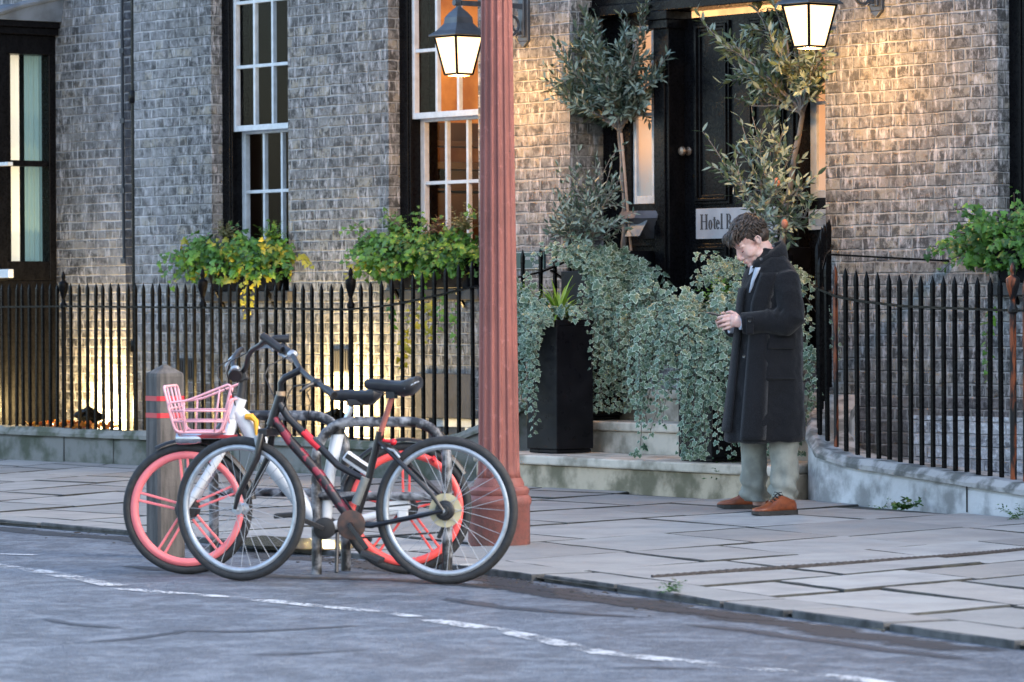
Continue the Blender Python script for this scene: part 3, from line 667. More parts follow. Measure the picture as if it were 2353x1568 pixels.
curtain('curtain_edge', (.62, .58, .46), .17, (bx - .16, BF + .20, 0), (bx - .165, BF + .36, 0), zb0 + .02, zb1 - .05, bay, .008, 3)
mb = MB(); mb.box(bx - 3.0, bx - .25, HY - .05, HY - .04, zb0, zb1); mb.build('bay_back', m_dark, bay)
# lead roof with a rolled end
mb = MB(); rings = []
e = [(bx - 3.3), bx - 1.6, bx - .6, bx - .08, bx + .10]
for i, x in enumerate(e):
    up = (.0, .02, .0, .015, .04)[i]; rings.append([(x, HY - .006, zb1 + .112), (x, BF - .11, zb1 + .112), (x, BF - .12, zb1 + .135 + up * .4), (x + (.02 if i == 4 else 0), (BF + HY) / 2 - .1, zb1 + .22 + up), (x + (.05 if i == 4 else 0), HY - .006, zb1 + .31 + up)])
mb.loft(rings); mb.tube([(bx + .10, BF - .11, zb1 + .13), (bx + .125, (BF + HY) / 2 - .1, zb1 + .235), (bx + .15, HY - .02, zb1 + .33)], .028, 8)
mb.tube([(bx - .95, BF - .115, zb1 + .13), (bx - .95, (BF + HY) / 2, zb1 + .225), (bx - .95, HY - .02, zb1 + .31)], .022, 8)
mb.build('lead_roof', m_lead, house, smooth=True)

# ---------------------------------------------------------------- the sunk area, steps and low walls
mb = MB(); mb.add([(-14, -.6, -1.1), (14, -.6, -1.1), (14, 2, -1.1), (-14, 2, -1.1)], [(0, 1, 2, 3)]); mb.add([(-14, -.72, -1.1), (-14, -.72, -.02), (1.2, -.72, -.02), (1.2, -.72, -1.1)], [(0, 1, 2, 3)])
kind(mb.build('basement_area_floor', m_joint), 'structure')
m_riser = M('stained_riser_stone', (.48, .39, .28), .9, col2=(.15, .13, .08), scale=4, lo=.4, hi=.64, bump=.006, bscale=30, detail=9)
steps = thing('entrance_steps', 'four worn stone steps rising to the black hotel door', 'steps', (2.4, -1, 0))
SX0, SX1 = .78, 4.12
SF = [(.21, -.98, -1.24), (.42, -.36, -.50), (.63, -.02, -.06), (.85, .285, .285)]
for i, (z, ya, yb) in enumerate(SF):
    zb = (-.03, .21, .42, .63)[i]; yk = .75 if i == 3 else SF[i + 1][1] + .3
    x0, x1 = SX0 + .02 * i, SX1 - .02 * i
    x1, x2 = ((4.06, 3.62), (3.56, 3.28), (3.27, 3.22), (0, 0))[i]
    if i == 3: x0, x1 = DR[0] + .01, DR[1] - .01; x2 = x1
    mb = MB(); mb.prism([(x0, ya, z - .062), (x1, yb, z - .062), (x2, yk, z - .062), (x0, yk, z - .062)], (0, 0, 1), .062); st = mb.build('step', m_stone, steps, bevel=.012)
    mb = MB(); mb.prism([(x0 + .003, ya + .028, zb - .002), (x1 - .003, yb + .028, zb - .002), (x2 - .003, yk - .01, zb - .002), (x0 + .003, yk - .01, zb - .002)], (0, 0, 1), z - .062 - zb); mb.build('riser', m_riser if i == 0 else m_stone, st, bevel=.006)
def plinth(name, label, P, ztops, thick, mats, joints):
    """low wall following plan line P (front face), with a separate rough coping"""
    t = thing(name, label, 'low wall', (P[0][0], P[0][1], 0)); fine = []; zz = []
    for (a, za), (b, zb) in zip(zip(P, ztops), zip(P[1:], ztops[1:])):
        k = max(1, int((Vector(b) - Vector(a)).length / .14))
        for i in range(k): fine.append(Vector(a).lerp(Vector(b), i / k)); zz.append(lerp(za, zb, i / k))
    fine.append(Vector(P[-1])); zz.append(ztops[-1])
    def ringset(off0, off1, zlo, zhi, jit):
        R = []
        for i, p in enumerate(fine):
            d = (fine[min(i + 1, len(fine) - 1)] - fine[max(0, i - 1)]).normalized(); n = Vector((-d.y, d.x)); j = rng.uniform(-jit, jit); j2 = rng.uniform(-jit, jit)
            a = p + n * (off0 + j); b = p + n * off1; h = zhi(zz[i]) + j2
            R.append([(a.x, a.y, zlo(zz[i])), (a.x, a.y, h - .035), (a.x + n.x * .03, a.y + n.y * .03, h), (b.x, b.y, h + j * .5), (b.x, b.y, zlo(zz[i]))])
        return R
    mb = MB(); mb.loft(ringset(0, thick, lambda z: -.9, lambda z: z - .05, .003)); mb.build('wall_face', mats[0], t)
    mb = MB(); mb.loft(ringset(-.022, thick + .01, lambda z: z - .062, lambda z: z, .007)); mb.build('coping', mats[1], t)
    mb = MB()
    for s in joints:
        i = min(range(len(fine)), key=lambda k: abs(fine[k].x - s)); p = fine[i]; d = (fine[i + 1] - fine[i]).normalized(); n = Vector((-d.y, d.x)); c = p + n * -.002
        mb.obox((c.x, c.y, (zz[i] - .05) / 2), (d.x * .004, d.y * .004, 0), (n.x * .003, n.y * .003, 0), (0, 0, (zz[i] - .06) / 2))
    if joints: mb.build('mortar_joint', m_joint, t)
    return t
FL = -.72
LP = [(-16, FL - .10), (-1.2, FL - .10), (-.1, FL - .10), (.35, FL - .06), (.62, FL + .10), (.76, FL + .32), (.80, FL + .7)]
LZ = [.27, .26, .25, .33, .45, .60, .72]
plinth('low_stone_wall', 'dark mossy low stone wall under the long left railing', LP, LZ, .24, (m_stone3, M('dark_mossy_coping', (.20, .195, .175), .9, col2=(.07, .078, .05), scale=6, bump=.008, bscale=30, detail=9, lo=.42, hi=.62)), (-4.6, -3.9, -3.0, -2.2, -1.0))
c = onZ(1870, 1150, 0)
RP = [(3.45, -.25), (3.72, -.60), (3.97, -.86), (4.26, -1.04), (4.60, -1.11), (6.5, -1.585), (9.2, -2.26), (16, -3.96)]
RZt = [.62, .52, .42, .33, .28, .19, .19, .19]
plinth('low_stone_wall', 'pale whitewashed low stone wall curving away right of the steps', RP, RZt, .24, (m_stone2, m_copes), (5.85,))

# ---------------------------------------------------------------- iron railings
def railing(label, line, bars, urns, barmat_fn, backx):
    """line: list of (x, y, z_base, z_rail) ; bars: x positions along it"""
    t = thing('iron_railing', label, 'railing', (line[0][0], line[0][1], 0))
    S = [0.0]
    for a, b in zip(line, line[1:]): S.append(S[-1] + math.hypot(b[0] - a[0], b[1] - a[1]))
    def at(s):
        for i in range(len(line) - 1):
            if s <= S[i + 1] or i == len(line) - 2:
                f = (s - S[i]) / (S[i + 1] - S[i]); return [lerp(line[i][k], line[i + 1][k], f) for k in range(4)]
    n = int(S[-1] / .05); R = [at(S[-1] * i / n) for i in range(n + 1)]; rings = []
    for i, p in enumerate(R):
        q, r = R[max(0, i - 1)], R[min(n, i + 1)]; d = Vector((r[0] - q[0], r[1] - q[1])).normalized(); nn = Vector((-d.y, d.x)); w, h = .020, .007
        rings.append([(p[0] + nn.x * a, p[1] + nn.y * a, p[3] + b) for a, b in ((-w, -h), (w, -h), (w, h), (-w, h))])
    mb = MB(); mb.loft(rings); mb.build('top_rail', m_iron, t)
    protos = {}
    for s in bars:
        p = at(s); mt = barmat_fn(p[0]); H = p[3] + .185 - p[2]; key = (mt.name, round(H, 3)); r = .0105
        if key not in protos:
            mb = MB(); mb.loft([[(a * r * k, b * r * k, z) for a, b in ((-1, -1), (1, -1), (1, 1), (-1, 1))] for z, k in ((-.05, 1), (H - .10, 1), (H - .095, 1.12), (H - .045, 1.02), (H, .12))]); o = mb.build('bar', mt, t, local=True); protos[key] = o
        else: o = protos[key].copy(); COL.objects.link(o)
        o.parent = t; o.location = (p[0] - t.location.x, p[1] - t.location.y, p[2]); o.rotation_euler = (rng.uniform(-.006, .006), rng.uniform(-.006, .006), math.atan2(at(s + .01)[1] - at(s - .01)[1], .02) if 0 else rng.uniform(-.1, .1))
    pr = None
    for s in urns:
        p = at(s); mt = barmat_fn(p[0], True)
        if pr is None:
            H = p[3] - p[2]; mb = MB(); mb.lathe([(.019, -.05), (.019, H - .02), (.028, H - .012), (.03, H + .01), (.018, H + .03), (.014, H + .06), (.018, H + .07), (.036, H + .135), (.040, H + .175), (.037, H + .185), (.016, H + .20), (.013, H + .215), (.018, H + .225), (.015, H + .25), (.004, H + .275)], 16); o = mb.build('urn_post', mt, t, smooth=True, local=True); pr = o
        else: o = pr.copy(); COL.objects.link(o)
        o.parent = t; o.location = (p[0] - t.location.x, p[1] - t.location.y, p[2])
    mb = MB(); bx_ = at(backx[0]); mb.bar((bx_[0], bx_[1], bx_[3] - .02), (backx[1], backx[2], backx[3]), .025, .012); mb.build('wall_stay', m_iron, t)
    return t, at, S
x146, x466, x806 = (onY(p, 705, FL).x for p in (146, 466, 806)); sp = (x806 - x466) / 16
LL = [(-9.0, FL, .255, 1.215), (x146, FL, .255, 1.222), (x466, FL, .255, 1.205), (x806, FL, .245, 1.185), (-.45, FL, .25, 1.215), (.05, FL, .27, 1.275), (.33, FL + .04, .32, 1.325), (.56, FL + .18, .42, 1.375), (.70, FL + .42, .56, 1.44), (.735, FL + .66, .66, 1.53)]
bs = []; x0 = LL[0][0]
for a, b, n in ((x146 - 22 * .1, x146, 22), (x146, x466, 17), (x466, x806, 16)): bs += [a + (b - a) * k / n - x0 for k in range(1, n)]
bs += [x146 - 22 * .1 - .1 * k - x0 for k in range(0, 12)]
end = x806 - x0
bs += [end + sp * 1.04 * k for k in range(1, 19)]
railing('long black spiked railing on the mossy wall, left of the red column', LL, sorted(bs), [x146 - x0, x466 - x0, x806 - x0], lambda x, u=False: m_iron, (end + 1.9, .72, -.01, 1.33))
RL = [(3.32, -.04, .74, 1.58), (3.62, -.40, .64, 1.51), (3.90, -.70, .48, 1.40), (4.08, -.86, .38, 1.30), (4.37, -.955, .31, 1.245), (4.60, -1.0, .28, 1.22), (5.10, -1.125, .22, 1.187), (6.26, -1.415, .19, 1.16), (9.3, -2.17, .18, 1.155), (14, -3.35, .18, 1.155)]
S = [0]
for a, b in zip(RL, RL[1:]): S.append(S[-1] + math.hypot(b[0] - a[0], b[1] - a[1]))
u = S[7]; bs = [u - .126 * k for k in range(1, 27)] + [u + .126 * k for k in range(1, 20)]
bs = [b for b in bs if b > .05]
railing('black spiked railing with rust streaks, right of the man in the coat', RL, bs, [u], lambda x, up=False: m_rust if (up or abs(x - 4.30) < .05 or 6.32 < x < 6.45) else m_iron, (.25, 4.35, -.01, 1.47))
# ---------------------------------------------------------------- wall lanterns
m_pane = emit('lit_lantern_glass', (1.0, .62, .28), .62)
def lantern(label, X):
    t = thing('wall_lantern', label, 'wall lantern', (X, 0, 3.2), 'lit lanterns beside the doorway'); Y = -.60; zb, zt = 2.82, 3.085; wb, wt = .068, .119
    mb = MB(); mb.box(X - .055, X + .055, -.025, .004, 3.07, 3.75); mb.prism([(X - .055, -.025, 3.07), (X, -.025, 3.025), (X + .055, -.025, 3.07)], (0, 1, 0), .029)
    mb.box(X - .030, X + .030, -.045, -.025, 3.10, 3.7); bk = mb.build('back_plate', m_grey, t, bevel=.005)
    mb = MB(); mb.box(X - .016, X + .016, Y + .02, -.04, 3.30, 3.335); mb.tube([(X, Y, 3.318), (X, Y - .04, 3.318)], .022, 10)
    cz, cy, pts = 3.19, -.13, []
    for i in range(26):
        a = i * .42; r = .105 * (1 - i / 32); pts.append((X, cy + r * math.cos(a + 1.6), cz + r * math.sin(a + 1.6)))
    mb.tube(pts, .011, 6); mb.tube([(X, -.05, 3.12), (X, -.20, 3.20), (X, -.36, 3.29)], .010, 6); mb.tube([(X, -.045, 3.14), (X, -.09, 3.10), (X, -.07, 3.07)], .008, 6); mb.build('arm', m_grey, t, smooth=True)
    pr = [(.153, 0), (.150, .010), (.112, .040), (.084, .075), (.074, .09), (.070, .130), (.046, .167), (.021, .195), (.014, .205), (.014, .29)]
    mb = MB(); mb.loft([[(X + a * w, Y + b * w, zt + h) for a, b in ((-1, -1), (1, -1), (1, 1), (-1, 1))] for w, h in pr]); mb.ball((X, Y, zt + .30), .022); mb.build('cap', m_grey, t, bevel=.003)
    mb = MB()
    for a, b in ((-1, -1), (1, -1), (1, 1), (-1, 1)): mb.bar((X + a * wb, Y + b * wb, zb), (X + a * wt, Y + b * wt, zt), .013, .013, (0, 1, .1))
    for w, z in ((wb, zb), (wt, zt - .005)):
        for (a, b), (c, d) in zip(((-1, -1), (1, -1), (1, 1), (-1, 1)), ((1, -1), (1, 1), (-1, 1), (-1, -1))): mb.bar((X + a * w, Y + b * w, z), (X + c * w, Y + d * w, z), .014, .014)
    mb.build('cage', m_iron, t)
    for a, b in ((0, -1), (1, 0), (0, 1), (-1, 0)):
        mb = MB(); k = .93
        if a == 0: P = [(X - wb * k, Y + b * wb, zb), (X + wb * k, Y + b * wb, zb), (X + wt * k, Y + b * wt, zt), (X - wt * k, Y + b * wt, zt)]
        else: P = [(X + a * wb, Y - wb * k, zb), (X + a * wb, Y + wb * k, zb), (X + a * wt, Y + wt * k, zt), (X + a * wt, Y - wt * k, zt)]
        mb.prism(P, (-a, -b, 0), .003); mb.build('pane', m_pane, t)
    mb = MB(); mb.box(X - wb * .8, X + wb * .8, Y - wb * .8, Y + wb * .8, zb - .012, zb + .002); mb.build('base_glass', m_pane, t)
    lamp('lantern_bulb', (X, Y - .0, zb - .05), 15, (1, .52, .14), .05, parent=None)
    return t
lantern('lit grey lantern half hidden behind the red fluted column', X0(1207, 0, 60)); lantern('lit grey lantern in front of the olive tree right of the door', X0(2018, 0, 10))

# ---------------------------------------------------------------- fluted red column
pc = onZ(1147, 1251, 0)
def flute(r, z, a):
    if z < .33: return r
    k = min(1, (z - .33) / .04); return r * (1 - .125 * k * min(1.0, max(0.0, math.sin(14 * a + .4) + .62)) ** .6)
t = thing('fluted_column', 'faded red fluted iron column standing on the pavement behind the bicycles', 'column', pc)
mb = MB(); prof = [(.112, .33), (.106, .37), (.1035, .45)] + [(lerp(.1030, .079, i / 10), lerp(.5, 2.75, i / 10)) for i in range(11)] + [(.072, 4.2)]
mb.lathe(prof, 224, pc, rf=flute); mb.build('shaft', m_pole, t, smooth='all')
mb = MB(); mb.lathe([(.150, -.01), (.156, .004), (.156, .195), (.160, .20), (.164, .212), (.164, .228), (.154, .246), (.146, .25), (.152, .258), (.153, .275), (.140, .29), (.128, .292), (.126, .31), (.114, .335)], 64, pc); mb.build('base', m_pole, t, smooth=True)
mb = MB(); mb.lathe([(.072, 4.2), (.10, 4.24), (.10, 4.3), (.13, 4.34), (.13, 4.4)], 40, pc); mb.build('capital', m_pole, t, smooth=True)

# ---------------------------------------------------------------- bollard
bc = onZ(381, 1281, RZ); t = thing('wooden_bollard', 'weathered square wooden bollard with two red bands', 'bollard', bc)
m_wood = M('weathered_bollard_wood', (.10, .090, .084), .85, col2=(.034, .032, .030), scale=5, sc3=(6, 6, .7), bump=.004, bscale=22, detail=7)
Rb = Matrix.Rotation(rad(-8), 3, 'Z'); w = .074
def sqr(z, k, ch=.18):
    o = []
    for a, b in ((-1, -1), (1, -1), (1, 1), (-1, 1)):
        for e in ((-1, 0), (0, 0)):
            pass
    for (a, b) in ((-1 + ch, -1), (1 - ch, -1), (1, -1 + ch), (1, 1 - ch), (1 - ch, 1), (-1 + ch, 1), (-1, 1 - ch), (-1, -1 + ch)): o.append(bc + Rb @ Vector((a * w * k, b * w * k, z)))
    return o
mb = MB(); mb.loft([sqr(-.05, 1), sqr(.89, 1), sqr(.905, .96), sqr(.948, .12)]); mb.build('post', m_wood, t)
for z in (.77, .687): mb = MB(); mb.loft([sqr(z, 1.02), sqr(z + .024, 1.02)]); mb.build('red_band', M('red_reflective_band', (.46, .012, .026), .45, col2=(.36, .01, .022), scale=12), t)

# ---------------------------------------------------------------- cycle stands
m_stand = M('chipped_black_stand_paint', (.012, .012, .014), .45, col2=(.24, .25, .27), scale=15, lo=.42, hi=.64, bump=.002, bscale=60, detail=9)
def stand(label, A, B, H):
    A, B = Vector(A), Vector(B); t = thing('cycle_stand', label, 'cycle stand', A, 'cycle stands by the kerb'); d = (B - A); L = d.length; d.normalize(); rc = .17; up = Vector((0, 0, 1)); pts = [A - up * .05, A + up * (H - rc)]
    for i in range(1, 9): a = math.pi / 2 * i / 8; pts.append(A + d * (rc * (1 - math.cos(a))) + up * (H - rc + rc * math.sin(a)))
    for i in range(0, 9): a = math.pi / 2 * i / 8; pts.append(B - d * (rc * (1 - math.sin(a))) + up * (H - rc + rc * math.cos(a)))
    pts.append(B - up * .05); mb = MB(); mb.tube(pts, .0235, 14); mb.build('hoop', m_stand, t, smooth=True)
    mb = MB(); mb.tube([A + up * .36, B + up * .36], .020, 12); mb.build('cross_bar', m_stand, t, smooth=True)
stand('black tubular cycle stand nearer the road, behind the black bicycle', onZ(728, 1320, RZ), onZ(1028, 1323, RZ), .70)
stand('black tubular cycle stand nearer the pavement, behind the pink wheeled bicycle', onZ(492, 1306, RZ), onZ(795, 1312, RZ), .72)

# ---------------------------------------------------------------- street name sign
c0, c1 = onY(1165, 621, -.012), onY(1251, 577, -.012); t = thing('street_sign', 'dark green street name plate on the brick wall right of the red column', 'street sign', (c0.x, 0, c0.z))
mb = MB(); mb.box(c0.x, c1.x, -.018, -.001, c0.z, c1.z); mb.build('plate', M('green_sign_enamel', (.018, .055, .05), .35, col2=(.014, .042, .040), scale=6), t, bevel=.003)
m_lett = M('pale_sign_lettering', (.42, .45, .46), .5); hgt = .034
def wtext(word): return serif(MB(), word, 0, 0, hgt, 0, .6, .17)
mb = MB(); xr = c1.x - .045
zt = onY(1240, 604, -.02).z; serif(mb, 'Trumpington', xr - wtext('Trumpington'), onY(1240, 597, -.02).z, hgt, -.0185, .6, .17)
serif(mb, 'Street', xr - wtext('Street'), onY(1240, 614.5, -.02).z, hgt, -.0185, .6, .17); mb.build('lettering', m_lett, t)
mb = MB(); w_ = .004
for q in ((c0.x + .006, c1.x - .006, c0.z + .006, c0.z + .006 + w_), (c0.x + .006, c1.x - .006, c1.z - .006 - w_, c1.z - .006)): mb.box(q[0], q[1], -.0195, -.0182, q[2], q[3])
mb.build('border_line', m_lett, t)

# ---------------------------------------------------------------- floodlights in the area
def flood(label, px, py, px2):
    c = onY(px, py, -.30); t = thing('floodlight', label, 'floodlight', c, 'floodlights behind the left railing'); Rm = Matrix.Rotation(rad(-14), 3, 'Y') @ Matrix.Rotation(rad(-30), 3, 'X')
    mb = MB(); mb.rbox(c, .22, .16, .04, Rm); mb.rbox(c + Rm @ Vector((0, 0, -.03)), .16, .11, .03, Rm); mb.build('housing', m_iron, t, bevel=.004)
    mb = MB(); mb.rbox(c + Rm @ Vector((0, 0, .0215)), .19, .13, .003, Rm); mb.build('lens', emit('floodlight_lens', (1, .84, .52), 6), t)
    mb = MB(); mb.bar(c + Vector((0, 0, -.03)), c + Vector((0, .05, -.5)), .03, .03); mb.build('bracket', m_iron, t)
    yw = .22 if px2 < 300 else 0.0; p = onY(px2, py - 14, yw - .20); lamp('floodlight_beam', p, 42, (1, .70, .30), .06)
flood('black floodlight shining up the wall, behind the railing left of the bollard', 205, 956, 207)
flood('black floodlight shining up the wall, behind the two bicycle saddles', 772, 962, 752)

# ---------------------------------------------------------------- rope
t_pts = [onZ(x, y, .007) for x, y in ((1500, 1326), (1690, 1311), (1850, 1301), (2000, 1290), (2150, 1280), (2260, 1271), (2353, 1262), (2440, 1254))]
mb = MB(); P = []
for a, b in zip(t_pts, t_pts[1:]):
    k = 16; P += [a.lerp(b, i / k) + Vector((mnoise.noise(a.lerp(b, i / k) * 2.1) * .02, 0, 0)) for i in range(k)]
for ph in (0, 2.09, 4.19):
    mb.tube([p + Vector((0.0045 * math.cos(i * 1.3 + ph), 0, .0045 * math.sin(i * 1.3 + ph))) for i, p in enumerate(P)], .0055, 5)
solo('rope', mb, M('dirty_rope', (.055, .05, .05), .95, col2=(.03, .027, .027), scale=40), 'dirty twisted rope lying across the paving slabs', 'rope', t_pts[0], smooth=True)
# white scrap on the ground behind the rear bicycle wheel
c = onZ(1072, 1300, .01); mb = MB(); mb.prism([c + Vector(p) for p in ((-.07, -.04, 0), (.02, -.05, .004), (.10, .03, .01), (.05, .05, .006), (-.04, .02, .0))], (0, 0, 1), .004)
solo('paper_scrap', mb, M('white_paper', (.6, .62, .64), .6), 'white scrap of paper on the paving behind the rear bicycle wheel', 'litter', c)

# ---------------------------------------------------------------- leaves
class Leaves:
    T = {}
    def __init__(s): s.v = []; s.f = []; s.m = []; s.t = []
    def add(s, kind, pos, tip, nrm, size, tint):
        V2, F, Mi = Leaves.T[kind]; x = Vector(tip).normalized(); n = Vector(nrm); n = n - x * n.dot(x)
        if n.length < 1e-4: n = x.orthogonal()
        n.normalize(); y = n.cross(x); o = len(s.v); p = Vector(pos)
        for a, b, c in V2: s.v.append(tuple(p + (x * a + y * b + n * c) * size))
        s.f += [tuple(o + i for i in f) for f in F]; s.m += Mi; s.t += [tint] * len(V2)
    def build(s, name, mats, parent):
        me = bpy.data.meshes.new(name); r = parent
        while r.parent: r = r.parent
        o = r.location; me.from_pydata([(v[0] - o.x, v[1] - o.y, v[2] - o.z) for v in s.v], [], s.f)
        mats = mats if isinstance(mats, (list, tuple)) else [mats]
        for m in mats: me.materials.append(m)
        if len(mats) > 1: me.polygons.foreach_set('material_index', [min(i, len(mats) - 1) for i in s.m])
        at = me.attributes.new('tint', 'FLOAT', 'POINT'); at.data.foreach_set('value', s.t)
        ob = bpy.data.objects.new(name, me); COL.objects.link(ob); ob.parent = parent; return ob
half = [(-.10, .20), (-.16, .40), (.06, .56), (.20, .36), (.44, .58), (.52, .26), (.74, .22)]
outl = [(0, 0)] + half + [(1, 0)] + [(a, -b) for a, b in reversed(half)]
n_ = len(outl)
dz = lambda a, b: -.35 * b * b - .12 * a * a
Leaves.T['ivy'] = ([(a, b, dz(a, b)) for a, b in outl] + [(.34, 0, .05)], [(i, (i + 1) % n_, n_) for i in range(n_)], [0] * n_)
inn = [(.34 + (a - .34) * .80, b * .80) for a, b in outl]
Leaves.T['vivy'] = ([(a, b, dz(a, b)) for a, b in outl] + [(a, b, dz(a, b) + .012) for a, b in inn] + [(.34, 0, .05)], [(i, (i + 1) % n_, n_ + (i + 1) % n_, n_ + i) for i in range(n_)] + [(n_ + i, n_ + (i + 1) % n_, 2 * n_) for i in range(n_)], [1] * n_ + [0] * n_)
Leaves.T['olive'] = ([(0, 0, 0), (.3, .15, .02), (.65, .14, .02), (1, 0, 0), (.65, -.14, .02), (.3, -.15, .02), (.5, 0, -.02)], [(0, 1, 6), (1, 2, 6), (2, 3, 6), (3, 4, 6), (4, 5, 6), (5, 0, 6)], [0] * 6)
Leaves.T['fern'] = ([(0, 0, 0), (.35, .20, .0), (1, 0, -.1), (.35, -.20, .0)], [(0, 1, 2), (0, 2, 3)], [0, 0])
Leaves.T['round'] = ([(0, 0, 0), (.15, .3, 0), (.5, .42, .03), (.85, .28, 0), (1, 0, -.04), (.85, -.28, 0), (.5, -.42, .03), (.15, -.3, 0), (.5, 0, -.05)], [(i, (i + 1) % 8, 8) for i in range(8)], [0] * 8)
def leaf_mat(name, a, b, under=None, rough=.45, spec=.4, trans=.12):
    q = NT(name); at = q.n('ShaderNodeAttribute', attribute_name='tint'); c = q.mix(at.outputs['Fac'], a, b)
    c = q.mix(q.ramp(q.noise(60, 3), .4, .7, 0, .3), c, tuple(k * .6 for k in a))
    if under: g = q.n('ShaderNodeNewGeometry'); c = q.mix(g.outputs['Backfacing'], c, under)
    q.set(Base_Color=c, Roughness=rough); q.p.inputs['Specular IOR Level'].default_value = spec
    if trans:
        tl = q.n('ShaderNodeBsdfTranslucent'); q.l(c, tl.inputs[0]); mx = q.n('ShaderNodeMixShader'); mx.inputs[0].default_value = trans; q.l(q.p.outputs[0], mx.inputs[1]); q.l(tl.outputs[0], mx.inputs[2]); q.l(mx.outputs[0], q.out.inputs[0])
    return q.mat
m_olive = leaf_mat('olive_leaf', (.042, .078, .058), (.108, .155, .112), under=(.21, .27, .22), rough=.42)
m_olive2 = leaf_mat('bright_olive_leaf', (.066, .10, .055), (.175, .235, .125), under=(.22, .27, .205), rough=.42)
m_vivy = leaf_mat('variegated_ivy_leaf', (.038, .082, .050), (.135, .205, .125)); m_rim = leaf_mat('ivy_leaf_edge', (.22, .31, .22), (.44, .53, .42))
m_ivy = leaf_mat('green_ivy_leaf', (.03, .085, .018), (.12, .28, .035)); m_yivy = leaf_mat('gold_lit_ivy_leaf', (.20, .22, .02), (.42, .36, .04))
m_fern = leaf_mat('bright_fern', (.05, .15, .02), (.16, .30, .05)); m_dry = leaf_mat('dry_conifer', (.11, .13, .05), (.24, .22, .11)); m_lily = leaf_mat('strap_leaf', (.10, .22, .02), (.30, .42, .05))
m_red = leaf_mat('orange_leaf', (.45, .09, .02), (.60, .28, .03)); m_stem = M('ivy_stem', (.07, .055, .04), .8); m_bark = M('pale_olive_bark', (.22, .20, .185), .85, col2=(.10, .09, .08), scale=9, sc3=(3, 3, .8), bump=.004, bscale=40)
m_cane = M('bamboo_cane', (.40, .29, .22), .6, col2=(.28, .2, .15), scale=9)
def rv(s=1.0): return Vector((rng.gauss(0, s), rng.gauss(0, s), rng.gauss(0, s)))
OUT = Vector((.66, -.55, .45)).normalized()
def strand(L, stems, kind, start, dir0, length, size, tintr, grav=.9, step=.030, wallx=None, hook=0.4, facing=OUT, curl=.35):
    """a trailing shoot: leaves alternate along a drooping stem"""
    p = Vector(start); d = Vector(dir0).normalized(); n = int(length / step); pts = [p.copy()]; side = 1
    for i in range(n):
        d = (d + Vector((0, 0, -1)) * grav * .16 + rv(.10)).normalized(); p = p + d * step
        if wallx is not None: p = wallx(p)
        pts.append(p.copy()); side = -side
        sd = d.cross(facing).normalized() * side; tip = (sd * rng.uniform(.4, 1.0) + d * .5 + Vector((0, 0, -.35)) + rv(.25)).normalized()
        nr = (facing + Vector((0, 0, .35)) + rv(curl)).normalized(); size_ = size * (1.35 if rng.random() < .12 else 1) * rng.uniform(.55, 1.25); tap = 1 - .45 * (i / max(1, n)) ** 2
        L.add(kind, p + sd * .012 + facing * rng.uniform(0, .03), tip, nr, size_ * tap, min(1, max(0, rng.gauss(*tintr))))
    if stems is not None and len(pts) > 2: stems.tube(pts[::2] if len(pts) > 5 else pts, .0022, 4)

# ---------------------------------------------------------------- planters
def planter(label, x1, y0, z, w, h, taper=.03, collar=True):
    c = (x1 - w / 2, y0 + w / 2, z); t = thing('square_planter', label, 'planter', c, 'black planters on the entrance steps'); a = w / 2
    def r(k, zz): return [(c[0] + i * a * k, c[1] + j * a * k, z + zz) for i, j in ((-1, -1), (1, -1), (1, 1), (-1, 1))]
    mb = MB(); mb.loft([r(.90, .004), r(.90, .03)]); mb.loft([r(1 - taper, .03), r(.97, h - (.22 if collar else .04))])
    mb.build('body', m_ped, t, bevel=.006)
    mb = MB(); mb.loft([r(1.0, h - (.22 if collar else .04)), r(1.0, h), r(.9, h), r(.9, h - .03)]); mb.build('collar', m_ped, t, bevel=.005)
    mb = MB(); mb.loft([r(.89, h - .05), r(.89, h - .028)]); mb.build('soil', m_joint, t); return t, Vector((c[0], c[1], z + h))
w = .32; fl = onZ(1267, 1043, .21)
FLp, FLt = planter('black planter with strap leaves and ivy, lowest left of the steps', 1.46, -.80, .21, .33, .90, collar=False)
MLp, MLt = planter('black planter with small olive and heavy ivy, middle left of the steps', 1.25, -.335, .42, .30, 1.02)
BLp, BLt = planter('black planter holding the tall round olive, left of the door', X0(1434, .0, 572), .0, .63, .275, .95)
frc = onZ(1636, 1064, .21)
FRp, FRt = planter('black planter smothered in ivy beside the man, lowest right', frc.x, max(frc.y, -1.10), .21, .33, .88, collar=False)
MRp, MRt = planter('black planter with small olive, behind the man', X0(1765, -.30, 600), -.335, .42, .30, 1.0)
BRp, BRt = planter('black planter holding the lopsided tall olive, right of the door', X0(1793, .0, 563), .0, .63, .275, .95)
GRP_IVY = 'ivy plants trailing from the planters'
def ivy_thing(name, label, cat, loc, group=None): return thing(name, label, cat, loc, group)
